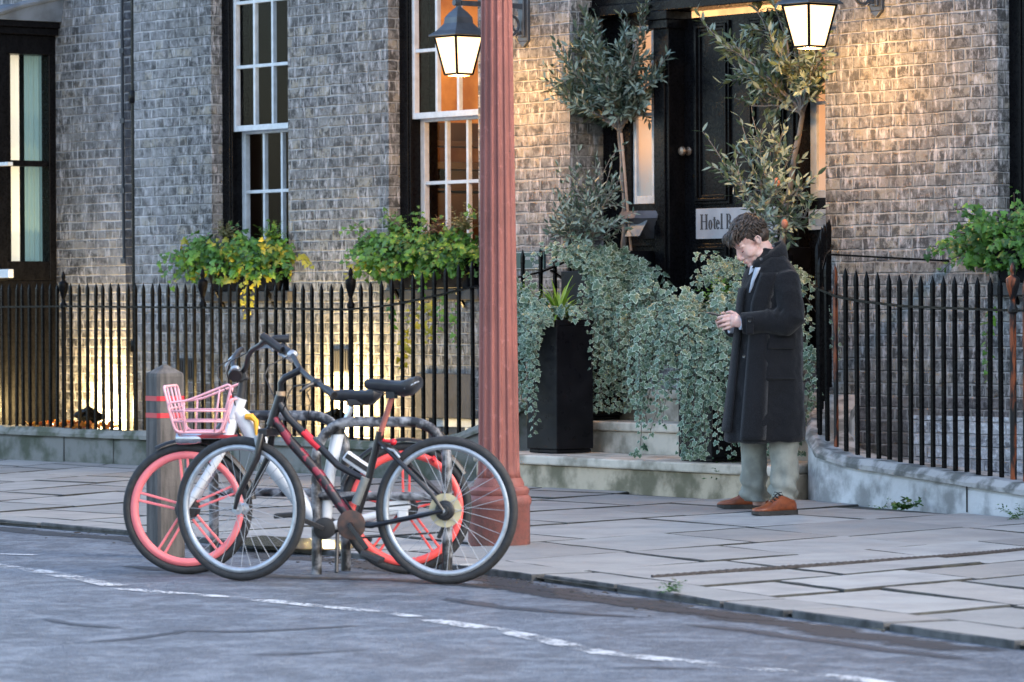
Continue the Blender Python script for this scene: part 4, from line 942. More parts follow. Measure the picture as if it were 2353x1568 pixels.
# front left: ivy falling down the left side, strap leaves and a soft green fern on top
t = ivy_thing('ivy_plant', 'variegated ivy trailing down the lowest left planter below the strap leaves', 'ivy', FLt, GRP_IVY); L = Leaves(); S_ = MB(); c = FLt
for i in range(64):
    a = rng.uniform(-1.0, -.1); st = Vector((c.x + rng.uniform(-.17, .05), c.y - .165, c.z)); strand(L, S_, 'vivy', st + rv(.015), (.0, -.4, .5), rng.uniform(.3, 1.1) * (1 if st.x < c.x - .03 else .55), .047, (.5, .25), wallx=lambda p: Vector((min(max(p.x, c.x - .165), c.x + .08), max(c.y - .24, min(p.y, c.y - .17)), max(p.z, .25))))
for i in range(9): strand(L, S_, 'vivy', c + Vector((rng.uniform(-.02, .16), -.165, .0)), (.3, -.6, .4), rng.uniform(.2, .42), .045, (.55, .25))
for i in range(2): strand(L, S_, 'vivy', c + Vector((.165, -.06 + .1 * i, .02)), (.7, -.2, .3), rng.uniform(.3, .5), .042, (.55, .2), step=.045)
for i in range(110): L.add('vivy', c + Vector((rng.uniform(-.22, .17), rng.uniform(-.19, .1), rng.uniform(.0, .10))), rv(1), OUT + Vector((0, 0, .8)) + rv(.4), rng.uniform(.035, .055), rng.random())
L.build('foliage', [m_vivy, m_rim], t); kind(S_.build('stem', m_stem, t), 'stuff')
t = thing('strap_leaf_plant', 'clump of bright yellow green strap leaves in the lowest left planter', 'plant', c, None); mb = MB(); tl = Leaves()
for i in range(46):
    a = rng.uniform(0, 6.28); el = rng.uniform(.5, 1.4); d = Vector((math.cos(a) * math.cos(el), math.sin(a) * math.cos(el), math.sin(el))); p = c + Vector((.03, -.03, -.02)); Ln = rng.uniform(.22, .36); pts = [p.copy()]
    for k in range(7): p = p + d * Ln / 7; d = (d + Vector((0, 0, -.19))).normalized(); pts.append(p.copy())
    sd = Vector((-math.sin(a), math.cos(a), 0)); wv = [.006, .009, .010, .010, .009, .007, .004, .001]; o = len(tl.v); tt = rng.random()
    for q, ww in zip(pts, wv): tl.v += [tuple(q + sd * ww), tuple(q - sd * ww)]; tl.t += [tt, tt]
    tl.f += [(o + 2 * k, o + 2 * k + 1, o + 2 * k + 3, o + 2 * k + 2) for k in range(7)]; tl.m += [0] * 7
tl.build('foliage', m_lily, t)
def softfern(label, c, n, r, mat=None):
    t = thing('green_fern', label, 'fern', c); L = Leaves()
    for i in range(n):
        a = rng.uniform(0, 6.28); el = rng.uniform(.3, 1.5); d = Vector((math.cos(a) * math.cos(el), math.sin(a) * math.cos(el), math.sin(el))); p = Vector(c); ln = r * rng.uniform(.6, 1.15)
        for k in range(9):
            p = p + d * ln / 9; d = (d + Vector((0, 0, -.06)) + rv(.06)).normalized()
            for s in (-1, 1): sd = d.cross(Vector((0, 0, 1))).normalized() * s; L.add('fern', p, sd + d * .6 + rv(.3), Vector((0, 0, 1)) + rv(.5), rng.uniform(.022, .04) * (1.1 - .07 * k), rng.random())
    L.build('foliage', mat or m_fern, t); return t
softfern('soft green fern at the left edge of the lowest left planter', onY(1206, 700, -.72), 34, .15)
# middle left: heavy ivy over the top and down the front and right side
t = ivy_thing('ivy_plant', 'heavy mass of variegated ivy hanging from the middle left planter', 'ivy', MLt, GRP_IVY); L = Leaves(); S_ = MB(); c = MLt
def ball_out(c0, rx, ry, rz):
    def f(p):
        return p
    return f
for i in range(70):
    st = c + Vector((rng.uniform(.02, .17), rng.uniform(-.16, .16), rng.uniform(.0, .06))); d = Vector((.8, rng.uniform(-.5, .75), rng.uniform(.1, .6)))
    strand(L, S_, 'vivy', st, d, rng.uniform(.6, 1.45), .048, (.5, .25), grav=1.2, wallx=lambda p: Vector((max(p.x, 1.28) if p.y > -.06 else p.x, min(p.y, .16), max(p.z, .50))))
for i in range(22): strand(L, S_, 'vivy', c + Vector((rng.uniform(-.02, .14), -.12, .03)), (rng.uniform(.0, .6), -.5, .6), rng.uniform(.2, .42), .046, (.6, .25), grav=.6)
for i in range(460):
    q = Vector((rng.uniform(-.08, .34), rng.uniform(-.13, .20), 0)); q.z = .15 - .9 * q.x * q.x - .9 * q.y * q.y + rng.uniform(-.08, .03); L.add('vivy', c + q, OUT * .3 + Vector((0, 0, -.5)) + rv(.8), OUT + Vector((0, 0, .7)) + rv(.4), rng.uniform(.035, .058), rng.random())
for i in range(8): strand(L, S_, 'vivy', c + Vector((.0, -.08, .05)), (rng.uniform(-.1, .2), -.2, 1), rng.uniform(.1, .26), .045, (.6, .25), grav=.05)
L.build('foliage', [m_vivy, m_rim], t); kind(S_.build('stem', m_stem, t), 'stuff')
# front right: a cushion of ivy hiding the planter
t = ivy_thing('ivy_plant', 'dense cushion of variegated ivy at the left of the man in the coat', 'ivy', FRt, GRP_IVY); L = Leaves(); S_ = MB(); c = FRt
for i in range(105):
    a = rng.uniform(4.5, 7.1); st = c + Vector((math.cos(a) * .13, math.sin(a) * .13, rng.uniform(-.02, .06))); d = Vector((math.cos(a) * .38, math.sin(a) * .38, rng.uniform(-.1, .6)))
    ln = rng.uniform(.45, 1.3); strand(L, S_, 'vivy', st, d, ln, .047, (.5, .26), grav=.95, wallx=lambda p: Vector((p.x, p.y, max(p.z, .26))))
for i in range(560):
    q = Vector((rng.uniform(-.18, .30), rng.uniform(-.22, .18), 0)); q.z = .05 - 1.0 * q.x * q.x - 1.0 * q.y * q.y + rng.uniform(-.10, .03); L.add('vivy', c + q, OUT * .3 + Vector((0, 0, -.5)) + rv(.8), OUT + Vector((0, 0, .7)) + rv(.4), rng.uniform(.035, .055), rng.random())
for i in range(10): strand(L, S_, 'vivy', c + Vector((-.05, -.17, .0)), (-.3, -.6, .2), rng.uniform(.3, .5), .04, (.5, .2), grav=.5, step=.04)
L.build('foliage', [m_vivy, m_rim], t); kind(S_.build('stem', m_stem, t), 'stuff')
softfern('bright green fern with pale flowers above the right ivy cushion', onY(1662, 705, FRt.y - .02), 60, .19)
t = ivy_thing('ivy_plant', 'smaller spray of variegated ivy behind the man and the bright fern', 'ivy', MRt, GRP_IVY); L = Leaves(); S_ = MB(); c = MRt
for i in range(26): strand(L, S_, 'vivy', c + Vector((rng.uniform(-.15, .0), rng.uniform(-.15, 0), .0)), (rng.uniform(-.5, .3), -.5, .2), rng.uniform(.2, .42), .045, (.5, .25), grav=.5)
for i in range(5): strand(L, S_, 'vivy', c + Vector((.15, -.02, -.0)), (.9, -.1, .2), rng.uniform(.3, .9), .042, (.5, .25), grav=.8, step=.05)
L.build('foliage', [m_vivy, m_rim], t); kind(S_.build('stem', m_stem, t), 'stuff')
t = ivy_thing('ivy_plant', 'ivy hanging at the bottom right, between the coat and the spiked railing', 'ivy', BRt, GRP_IVY); L = Leaves(); S_ = MB(); c = onY(1858, 985, -.15)
for i in range(16): strand(L, S_, 'vivy', c + Vector((rng.uniform(-.12, .1), rng.uniform(-.1, .1), rng.uniform(-.1, .1))), rv(1), rng.uniform(.1, .28), .045, (.5, .25), grav=.4)
for i in range(3): strand(L, S_, 'vivy', BRt + Vector((.1, -.14, 0)), (.6, -.6, .2), .8, .045, (.5, .25), grav=1.2, step=.07)
L.build('foliage', [m_vivy, m_rim], t); kind(S_.build('stem', m_stem, t), 'stuff')

# ---------------------------------------------------------------- olive trees
def olive(label, base, top, lean, limbs, nleaf, lsize, mats, trunk_r=.018, seed=1, cane=False, catg='olive tree', twig=.16, fill=None):
    global rng
    keep = rng; rng = random.Random(seed)
    t = thing('olive_tree', label, catg, base); B, T_ = Vector(base), Vector(top); mid = (B + T_) / 2 + Vector(lean); pts = []
    for i in range(11): u = i / 10; pts.append(B * (1 - u) ** 2 + mid * 2 * u * (1 - u) + T_ * u * u + rv(.004))
    mb = MB(); mb.tube(pts, [trunk_r * (1.15 - .4 * i / 10) for i in range(11)], 10); tr = mb.build('trunk', m_bark, t, smooth=True)
    if cane: mb = MB(); mb.tube([B + Vector((.075, .0, 0)), T_ + Vector((.03, -.01, -.02))], .009, 7); mb.build('cane', m_cane, t, smooth=True)
    L = Leaves(); mb = MB(); tw = []
    for q, wgt in limbs:
        q = Vector(q); d0 = (q - T_); ctrl = T_ + d0 * .45 + Vector((0, 0, .10 * d0.length)); P = []
        for i in range(9): u = i / 8; P.append(T_ * (1 - u) ** 2 + ctrl * 2 * u * (1 - u) + q * u * u + rv(.006))
        mb.tube(P, [trunk_r * (.55 - .45 * i / 8) for i in range(9)], 6)
        for i in range(int(11 * wgt)):
            u = rng.uniform(.28, 1.0); k = min(7, int(u * 8)); p = P[k].lerp(P[k + 1], u * 8 - k); d = (d0.normalized() * .7 + rv(.62) + Vector((0, 0, .25))).normalized(); tw.append((p, d, twig * rng.uniform(.55, 1.3)))
        tw.append((P[-1], (d0.normalized() + Vector((0, 0, .15)) + rv(.15)).normalized(), twig * 1.5))
    per = max(6, nleaf // max(1, len(tw)))
    for p, d, ln in tw:
        p0 = p.copy(); Q = [p0]
        for k in range(per // 2):
            p = p + d * ln / (per / 2); d = (d + rv(.09) + Vector((0, 0, .03))).normalized(); Q.append(p.copy())
            ax = d.orthogonal().normalized(); ax = Matrix.Rotation(k * 1.57 + rng.uniform(-.4, .4), 3, d) @ ax
            for s in (-1, 1): L.add('olive', p, (d * .85 + ax * s * .8 + rv(.16)).normalized(), (d * .7 + Vector((0, 0, .6)) + rv(.35)), lsize * rng.uniform(.65, 1.2), min(1, max(0, rng.gauss(.45, .28))))
        mb.tube([Q[0], Q[len(Q) // 2], Q[-1]], [.003, .0024, .0012], 4)
    mb.build('limb', m_bark, t); cr = L.build('crown', mats, t); rng = keep; return t
def ring_limbs(c, rx, rz, ry, n, seed, up=.15):
    r = random.Random(seed); o = []
    for i in range(n):
        z = -0.75 + 1.7 * (i + .5) / n; a = i * 2.4 + r.uniform(-.3, .3); k = math.sqrt(max(.05, 1 - min(1, z * z))); o.append((c + Vector((rx * k * math.cos(a), ry * k * math.sin(a), rz * z)) * r.uniform(.75, 1.05) if False else c + Vector((rx * k * math.cos(a) * r.uniform(.7, 1.05), ry * k * math.sin(a) * r.uniform(.7, 1.05), rz * z * r.uniform(.85, 1.1))), 1.0))
    return o
yb = .14
c1 = onY(1402, 190, yb); olive('tall olive with a round grey green crown in front of the left sidelight', BLt + Vector((-.02, 0, -.03)), onY(1424, 300, yb), (.03, 0, 0), ring_limbs(c1, .37, .31, .30, 30, 3) + [(onY(1475, 45, yb), 1.3), (onY(1310, 150, yb), 1.2), (onY(1500, 180, yb), 1.1), (onY(1360, 60, yb), 1.)], 6600, .066, [m_olive], .019, 11, True)
c2 = onY(1800, 165, yb); o2 = [(onY(x, y, yb + dy), w_) for x, y, dy, w_ in ((1640, 78, -.1, 1.5), (1690, 120, -.25, 1.2), (1700, 170, .0, 1.5), (1735, 20, .1, 1.5), (1760, -60, 0, 1.5), (1800, -90, 0, 1.5), (1850, -60, -.1, 1.4), (1900, 20, .1, 1), (1885, 120, -.2, 1.4), (1915, 165, .0, 1.1), (1760, 215, -.1, 1.2), (1790, 130, -.3, 1.5), (1830, 80, -.3, 1.5), (1860, 190, -.25, 1.2), (1730, 245, 0, .8), (1780, 90, .1, 1.3), (1840, 150, .2, 1.3), (1875, 60, 0, 1.3), (1745, 130, .1, 1.2))]
olive('tall lopsided olive with a branch reaching left, beside the right lantern', BRt + Vector((.0, 0, -.03)), onY(1843, 262, yb), (-.04, 0, 0), o2, 3300, .072, [m_olive2], .020, 12)
ym = -.18
c3 = onY(1742, 430, ym); o3 = [(onY(x, y, ym + dy), 1.2) for x, y, dy in ((1650, 360, -.1), (1700, 415, -.2), (1720, 340, 0), (1745, 315, -.1), (1790, 325, 0), (1815, 370, .1), (1835, 440, -.1), (1850, 500, 0), (1760, 400, -.2), (1790, 440, -.25), (1760, 500, -.2), (1810, 520, 0), (1790, 540, -.1), (1775, 360, .1))]
olive('small young olive with upright shoots above the dark haired man', MRt + Vector((0, 0, -.03)), onY(1748, 520, ym), (.0, 0, 0), o3, 1500, .072, [m_olive2], .010, 13, catg='young olive')
c4 = onY(1335, 500, ym); o4 = [(onY(x, y, ym + dy), 1.1) for x, y, dy in ((1285, 500, 0), (1300, 460, -.1), (1330, 430, 0), (1365, 440, -.1), (1385, 400, 0), (1392, 470, 0), (1400, 520, -.1), (1380, 545, 0), (1310, 540, -.1), (1290, 535, .1), (1345, 480, -.2), (1360, 510, -.15), (1320, 505, -.2), (1390, 430, .1))]
olive('small dark young olive left of the doorway, above the heavy ivy', MLt + Vector((-.03, 0, -.03)), onY(1336, 572, ym), (.0, 0, 0), o4, 1600, .058, [m_olive], .011, 14, catg='young olive')
# orange tags caught in the small olive
for px, py in ((1785, 420), (1803, 515)):
    c = onY(px, py, ym - .2); mb = MB(); mb.ball(c, (.022, .022, .032), None, 8, 6); solo('orange_fruit', mb, M('dull_orange_fruit', (.40, .15, .085), .6), 'dull orange fruit in the %s of the small olive' % ('middle' if py < 450 else 'lower right'), 'fruit', c, smooth='all')

# ---------------------------------------------------------------- window boxes
def window_box(label, w, spec):
    x0, x1 = w; yf = -.09; c = ((x0 + x1) / 2, yf / 2, ZB + .0)
    t = thing('window_box', label + ' window box', 'window box', c, 'window boxes'); mb = MB()
    mb.prism([(x0 + .02, yf, ZB + .23), (x1 - .02, yf, ZB + .23), (x1 - .05, yf + .04, ZB + .015), (x0 + .05, yf + .04, ZB + .015)], (0, 1, 0), .2); mb.box(x0 + .005, x1 - .005, yf - .012, yf + .2, ZB + .22, ZB + .245); mb.build('trough', m_ped, t, bevel=.005)
    for q in (x0 + .15, x1 - .15): mb = MB(); mb.bar((q, -.08, ZB + .01), (q, .0, ZB - .12), .02, .02); mb.build('bracket', m_iron, t)
    return Vector((c[0], yf / 2, ZB + .24)), x0, x1, yf
def box_ivy(label, c, x0, x1, yf, n, spread, glow, seed, trail=()):  # glow: share of yellow leaves, golden light from below put into leaf colour
    global rng
    keep = rng; rng = random.Random(seed); t = thing('ivy_plant', label, 'ivy', c, 'ivy plants in the window boxes'); L = Leaves(); S_ = MB(); L2 = Leaves()
    for i in range(n):
        u = rng.random(); st = Vector((lerp(x0 + .03, x1 - .03, u), rng.uniform(yf, yf + .16), c.z)); d = Vector((rng.uniform(-1, 1) + (u - .5) * 1.2, rng.uniform(-1, -.2), rng.uniform(.2, 1.3))); ln = rng.uniform(.15, .42) * spread
        tg = L2 if (rng.random() < glow and d.z < .9) else L
        strand(tg, S_, 'ivy', st, d, ln, .055, (.45, .28), grav=.55, curl=.5)
    for i in range(int(n * 6)):
        q = Vector((lerp(x0 - .02, x1 + .02, rng.random()), rng.uniform(yf - .10, yf + .14), c.z + rng.uniform(-.14, .16))); (L2 if rng.random() < glow * .7 else L).add('ivy', q, rv(1) + Vector((0, 0, -.6)), OUT + Vector((0, 0, .5)) + rv(.5), rng.uniform(.04, .07), min(1, max(0, rng.gauss(.45, .3))))
    for q, d, ln, m in trail: strand(L2 if m else L, S_, 'ivy', q, d, ln, .05, (.5, .25), grav=.8, curl=.5)
    L.build('foliage', m_ivy, t); L2.build('yellow_foliage', m_yivy, t); kind(S_.build('stem', m_stem, t), 'stuff'); rng = keep
c, x0, x1, yf = window_box('black trough overflowing with yellow green ivy under the left sash', (W1[0] + .02, W1[1] - .02), 0)
box_ivy('yellow green ivy spilling over the window box of the left sash', c, x0 - .22, x1 + .05, yf, 80, 1.0, .20, 21, [(onY(440, 600, -.1), (-1, -.2, .3), .35, 0), (onY(430, 615, -.1), (-1, -.2, .1), .3, 0), (onY(560, 640, -.3), (0, -.3, -1), .32, 1), (onY(590, 640, -.3), (.1, -.3, -1), .3, 1), (onY(690, 590, -.2), (.9, -.2, .1), .22, 1)])
softfern('feathery green plant sticking up from the left window box', onY(625, 552, -.12), 26, .16); softfern('dry brownish conifer sprig at the left end of the left window box', onY(517, 545, -.12), 24, .17, m_dry)
c, x0, x1, yf = window_box('black trough full of ivy and withered plants under the amber lit', (W2[0] + .02, W2[1] - .02), 0)
box_ivy('green ivy filling the window box of the amber lit window', c, x0 - .18, x1, yf, 105, 1.1, .05, 22, [(onY(860, 610, -.15), (-1, -.2, .2), .3, 0), (onY(955, 680, -.3), (0, -.2, -1), .55, 1), (onY(960, 700, -.3), (0, -.2, -1), .5, 1), (onY(1045, 690, -.3), (0, -.2, -1), .35, 0), (onY(1010, 670, -.3), (.1, -.2, -1), .35, 0), (onY(900, 670, -.3), (0, -.2, -1), .3, 0), (onY(985, 690, -.3), (0, -.2, -1), .3, 1), (onY(875, 560, -.15), (-.9, -.2, .5), .35, 0)])
softfern('dry brown conifer sprig in the right half of the amber window box', onY(1068, 530, -.12), 30, .2, m_dry); softfern('brown withered plant in the middle of the amber window box', onY(1005, 540, -.12), 34, .13, leaf_mat('withered_plant', (.10, .055, .03), (.24, .15, .09)))
softfern('green conifer sprig at the left end of the amber window box', onY(908, 540, -.12), 30, .17, m_fern)
c, x0, x1, yf = window_box('black trough with deep green ivy at the far right', (W3[0] + .02, W3[1] - .02), 0)
box_ivy('deep green ivy in the window box at the right end of the wall', c, x0 - .12, x1, yf, 110, 1.15, .0, 23, [(onY(2250, 590, -.1), (-1, -.2, .3), .3, 0), (onY(2280, 700, -.25), (0, -.2, -1), .5, 0)])
# ---------------------------------------------------------------- weeds, fallen leaves
L = Leaves()
for i in range(240):
    px = rng.uniform(-20, 330); q = onZ(px, 982, .262); q = Vector((q.x + rng.uniform(-.1, .1), rng.uniform(FL - .02, -.44), .262 + rng.uniform(0, .025))); L.add('round', q, rv(1), Vector((0, 0, 1)) + rv(.6), rng.uniform(.03, .055), rng.random())
o = L.build('fallen_leaves', [m_red], house); o.parent = None; kind(o, 'stuff')
mb = MB(); mb.box(-9, .3, -.505, -.44, -.3, .235); o = solo('planting_strip', mb, m_joint, 'dark soil strip behind the left railing holding fallen orange leaves', 'planting strip', (-4, -.47, 0))
def weed(label, p, n, s, mat, kindl='fern', r=.12):
    t = thing('weed', label, 'weed', p); L = Leaves()
    for i in range(n):
        a = rng.uniform(0, 6.28); d = Vector((math.cos(a) * .8, math.sin(a) * .8 - .3, rng.uniform(.3, 1.2))).normalized(); q = Vector(p)
        for k in range(6):
            q = q + d * r / 6; d = (d + rv(.12) + Vector((0, 0, -.08))).normalized()
            for sg in (-1, 1): L.add(kindl, q, d.cross(Vector((0, 0, 1))).normalized() * sg + d * .5 + rv(.3), Vector((0, 0, 1)) + rv(.5), s * rng.uniform(.6, 1.1), rng.random())
    L.build('foliage', mat, t)
m_weed = leaf_mat('weed_green', (.03, .08, .02), (.08, .17, .04))
weed('green fern growing from the lowest step behind the man’s shoe'.replace('’', "'"), onZ(1690, 1142, .0) + Vector((0, 0, .05)), 16, .032, m_weed, 'fern', .24)
weed('small weed at the foot of the pale wall, with rounded leaves', onZ(2085, 1172, 0), 8, .035, m_weed, 'round', .10)
weed('low tuft of weed where the pale wall starts', onZ(2030, 1172, 0), 7, .02, m_weed, 'fern', .08)
weed('grassy weed at the foot of the pale wall near the right edge', onZ(2335, 1192, 0), 16, .025, m_weed, 'fern', .13)
weed('small weed growing in the kerb joint below the man', onZ(1560, 1364, .0), 10, .025, m_weed, 'fern', .10)
weed('weed at the foot of the left wall, seen past the bicycle frame', onZ(640, 1076, 0), 9, .03, m_weed, 'fern', .14)
# ---------------------------------------------------------------- bicycles
m_tyre = M('tyre_rubber', (.012, .0125, .014), .75, col2=(.022, .023, .026), scale=30)
m_alu = M('brushed_rim_metal', (.42, .45, .49), .38, metal=.55, col2=(.30, .33, .37), scale=20)
m_chrome = M('bright_metal', (.6, .62, .66), .25, metal=.9)
m_spoke = M('dull_spoke', (.34, .36, .39), .6)
m_bframe = M('black_frame_paint', (.0075, .0075, .010), .28, col2=(.013, .012, .014), scale=14, spec=.45)
m_bred = M('black_frame_red_marks', (.012, .008, .010), .35, col2=(.20, .012, .03), scale=22, lo=.50, hi=.58, sc3=(1, 1, 1))
m_redp = M('red_frame_band', (.62, .015, .03), .4)
m_plas = M('black_plastic', (.010, .010, .012), .45, col2=(.018, .018, .02), scale=20)
m_sadl = M('black_saddle_vinyl', (.013, .014, .018), .38, col2=(.022, .023, .028), scale=12)
m_silver = M('silver_white_paint', (.56, .59, .63), .33, col2=(.47, .5, .54), scale=8)
m_pink = M('pink_wheel_enamel', (.78, .19, .20), .4, col2=(.70, .155, .17), scale=8)
m_pink2 = M('coral_wheel_enamel', (.82, .095, .085), .4, col2=(.72, .08, .08), scale=8)
m_pinkb = M('pale_pink_basket_enamel', (.72, .36, .41), .4, col2=(.65, .31, .36), scale=8)
m_rustred = M('rusty_red_seatpost', (.30, .085, .065), .6, col2=(.16, .06, .05), scale=20)
m_disc = M('yellowed_clear_disc', (.46, .40, .25), .5, col2=(.36, .31, .19), scale=20)
class Bike:
    def __init__(s, label, pr, pf):
        s.R = Vector((pr.x, pr.y, RZ)); s.d = (pf - pr); s.d.z = 0; s.wb = s.d.length; s.d.normalize(); s.l = Vector((0, 0, 1)).cross(s.d)
        s.t = thing('bicycle', label, 'bicycle', (0, 0, 0))
    def __call__(s, px, py, y=0.0):
        q = onP(px, py, s.R + s.l * y, s.d); v = q - s.R; return Vector((v.dot(s.d), y, v.z))
    def place(s): s.t.location = s.R; s.t.rotation_euler = (0, 0, math.atan2(s.d.y, s.d.x))
def ringpts(c, r, M3, n=64): return [c + M3 @ Vector((r * math.cos(2 * math.pi * i / n), 0, r * math.sin(2 * math.pi * i / n))) for i in range(n)]
def spoke_wheel(b, name, c, r, steer):
    M3 = Matrix.Rotation(steer, 3, 'Z'); mb = MB(); mb.tube(ringpts(c, r - .019, M3), .0195, 12, closed=True); w = mb.build(name, m_plas, b.t, smooth='all', local=True); w.data.materials.clear(); w.data.materials.append(m_tyre)
    mb = MB(); n = 64; rg = []
    for i in range(n):
        a = 2 * math.pi * i / n; e = Vector((math.cos(a), 0, math.sin(a))); rg.append([c + M3 @ (e * rr + Vector((0, yy, 0))) for rr, yy in ((r - .036, -.013), (r - .036, .013), (r - .056, .011), (r - .060, 0), (r - .056, -.011))])
    mb.loft(rg + [rg[0]], cap=False); mb.build('rim', m_alu, w, smooth='all', local=True)
    mb = MB()
    for k in range(32):
        a = 2 * math.pi * k / 32; sd = 1 if k % 2 else -1; a2 = a + (.9 if (k // 2) % 2 else -.9); h = c + M3 @ Vector((.022 * math.cos(a2), sd * .028, .022 * math.sin(a2))); q = c + M3 @ Vector(((r - .056) * math.cos(a), 0, (r - .056) * math.sin(a))); mb.tube([h, q], .0013, 4)
    sp = mb.build('spokes', m_spoke, w, local=True)
    mb = MB(); ax = M3 @ Matrix.Rotation(rad(90), 3, 'X'); mb.lathe([(.010, -.055), (.010, -.036), (.026, -.034), (.026, -.026), (.016, -.022), (.016, .022), (.026, .026), (.026, .034), (.010, .036), (.010, .055)], 14, c, ax); mb.build('hub', m_alu, w, smooth=True, local=True)
    mb = MB(); v = c + M3 @ Vector(((r - .08) * math.cos(.9), 0, (r - .08) * math.sin(.9))); mb.tube([v, c + M3 @ Vector(((r - .05) * math.cos(.9), 0, (r - .05) * math.sin(.9)))], .003, 5); mb.build('valve', m_plas, w, local=True)
    return M3
def saddle(mb, nose, rear, h, w):
    nose, rear = Vector(nose), Vector(rear); rings = []
    for i, (u, hw, zt, zb) in enumerate(((0, .012, -.008, -.022), (.05, .019, .0, -.03), (.3, .022, .004, -.036), (.5, .032, .0, -.045), (.7, .062, .002, -.055), (.86, .076, .018, -.045), (.96, .066, .026, -.02), (1.0, .045, .020, -.004))):
        c = nose.lerp(rear, u); hw *= w / .076; rings.append([c + Vector((0, hw * math.cos(a), (zt if math.sin(a) > 0 else 0) + (math.sin(a) * .016 if math.sin(a) > 0 else -zb * math.sin(a) * h))) for a in [2 * math.pi * k / 16 for k in range(16)]])
    mb.loft(rings)
def bar2(b, name, mats, pts, r, n=10, parent=None): mb = MB(); mb.tube(pts, r, n); return mb.build(name, mats, parent or b.t, smooth=True, local=True)

# black hybrid in front
b = Bike('black hybrid bicycle with red marked frame leaning on the front stand', onZ(1027, 1343, RZ), onZ(554, 1336, RZ)); B = b
RW = .327; rh = Vector((0, 0, RW)); fh = Vector((b.wb, 0, RW - .002)); steer = rad(-8)
spoke_wheel(b, 'rear_wheel', rh, RW, 0); Mf = spoke_wheel(b, 'front_wheel', fh, RW - .004, steer)
ht, hb = B(645, 908), B(622, 978); st_top, bb = B(873, 1000), B(815, 1205); stb = B(846, 1105)
fr = bar2(b, 'frame', m_bframe, [B(640, 925), B(664, 962), B(700, 998), B(726, 1018), B(776, 1070), B(812, 1090), stb], [.019, .018, .0175, .017, .016, .015, .014], 12)
mb = MB(); mb.tube([ht, hb], .021, 12); mb.build('head_tube', m_bframe, fr, smooth=True, local=True)
mb = MB(); mb.tube([st_top + Vector((0, 0, .015)), stb, bb], .0165, 12); mb.tube([bb - Vector((0, .04, 0)), bb + Vector((0, .04, 0))], .024, 12); mb.build('seat_tube', m_bframe, fr, smooth=True, local=True)
mb = MB(); mb.tube([B(630, 962), B(668, 1015), B(730, 1085), B(785, 1165), bb], [.020, .023, .024, .023, .021], 12); mb.build('down_tube', m_bred, fr, smooth=True, local=True)
mb = MB(); mb.tube([B(697, 993), B(735, 1030)], .0186, 12); mb.build('red_band', m_redp, fr, smooth=True, local=True)
for s in (-1, 1):
    mb = MB(); y = s * .055
    mb.tube([st_top + Vector((0, s * .016, -.03)), st_top + Vector((-.06, s * .04, -.075)), rh + Vector((.05, y, .07)), rh + Vector((0, y, .0))], [.010, .0115, .010, .008], 8); mb.tube([bb + Vector((-.01, s * .03, 0)), bb + Vector((-.09, s * .045, -.004)), rh + Vector((.0, y, 0))], [.012, .012, .009], 8); mb.build('stay', m_bframe, fr, smooth=True, local=True)
    cr = hb + Vector((.008, 0, -.02)); cr2 = cr + Mf @ Vector((.012, s * .052, -.02)); lo = fh + Mf @ Vector((-.015, s * .055, .06)); mb = MB()
    mb.tube([cr + Vector((0, s * .01, 0)), cr2, cr2 + Mf @ Vector((.02, s * .004, -.10)), lo, fh + Mf @ Vector((0, s * .055, 0))], [.014, .0165, .0165, .013, .009], 10); mb.build('fork_leg', m_bframe, b.t, smooth=True, local=True)
mb = MB(); c = hb + Vector((.012, 0, -.03)); mb.rbox(c, .05, .12, .035, Mf); mb.tube([hb, c], .016, 10); mb.build('fork_crown', m_bframe, b.t, bevel=.006, local=True)
for s in (-1, 1): mb = MB(); q = hb + Mf @ Vector((.05, s * .033, -.085)); mb.rbox(q, .016, .018, .075, Mf @ Matrix.Rotation(rad(12), 3, 'Y')); mb.build('brake_arm', m_alu if s > 0 else m_plas, b.t, bevel=.003, local=True)
# quill stem and a handlebar that has slipped round
st = bar2(b, 'stem', m_bframe, [ht - Vector((0, 0, .01)), B(645, 880), B(655, 868), B(680, 856), B(692, 850)], [.014, .014, .016, .016, .018], 12)
mb = MB(); mb.lathe([(.021, -.004), (.021, .016)], 14, ht); mb.build('headset_ring', M('dull_brass_ring', (.42, .30, .2), .5, metal=.4), b.t, smooth=True, local=True)
H = [B(648, 797, -.27), B(672, 815, -.17), B(683, 838, -.06), B(692, 851, 0), B(708, 866, .07), B(728, 880, .17), B(748, 893, .23), B(768, 909, .29)]
hbr = bar2(b, 'handlebar', m_plas, H, .0125, 10)
for q in ((H[0], H[1]), (H[6], H[7])): mb = MB(); mb.tube([q[0], q[1]], .0175, 10); mb.build('grip', m_plas, hbr, smooth=True, local=True)
for q, s in ((H[1], -1), (H[5], 1)):
    mb = MB(); mb.tube([q, q + Vector((.03, s * .03, -.012)), q + Vector((.04, s * .11, -.035))], [.012, .008, .005], 8); mb.ball(q, (.026, .022, .02)); mb.build('brake_lever', m_alu if s < 0 else m_plas, hbr, smooth=True, local=True)
for k, (e, f) in enumerate(((H[1], B(640, 935, -.02)), (H[5], B(650, 945, .02)), (H[5], B(700, 990, .015)))):
    m = (e + f) / 2 + Vector((.10 - .05 * k, 0, .02)); bar2(b, 'brake_cable', m_plas, [e, e.lerp(m, .6) + Vector((.03, 0, .01)), m, m.lerp(f, .5), f], .0028, 6)
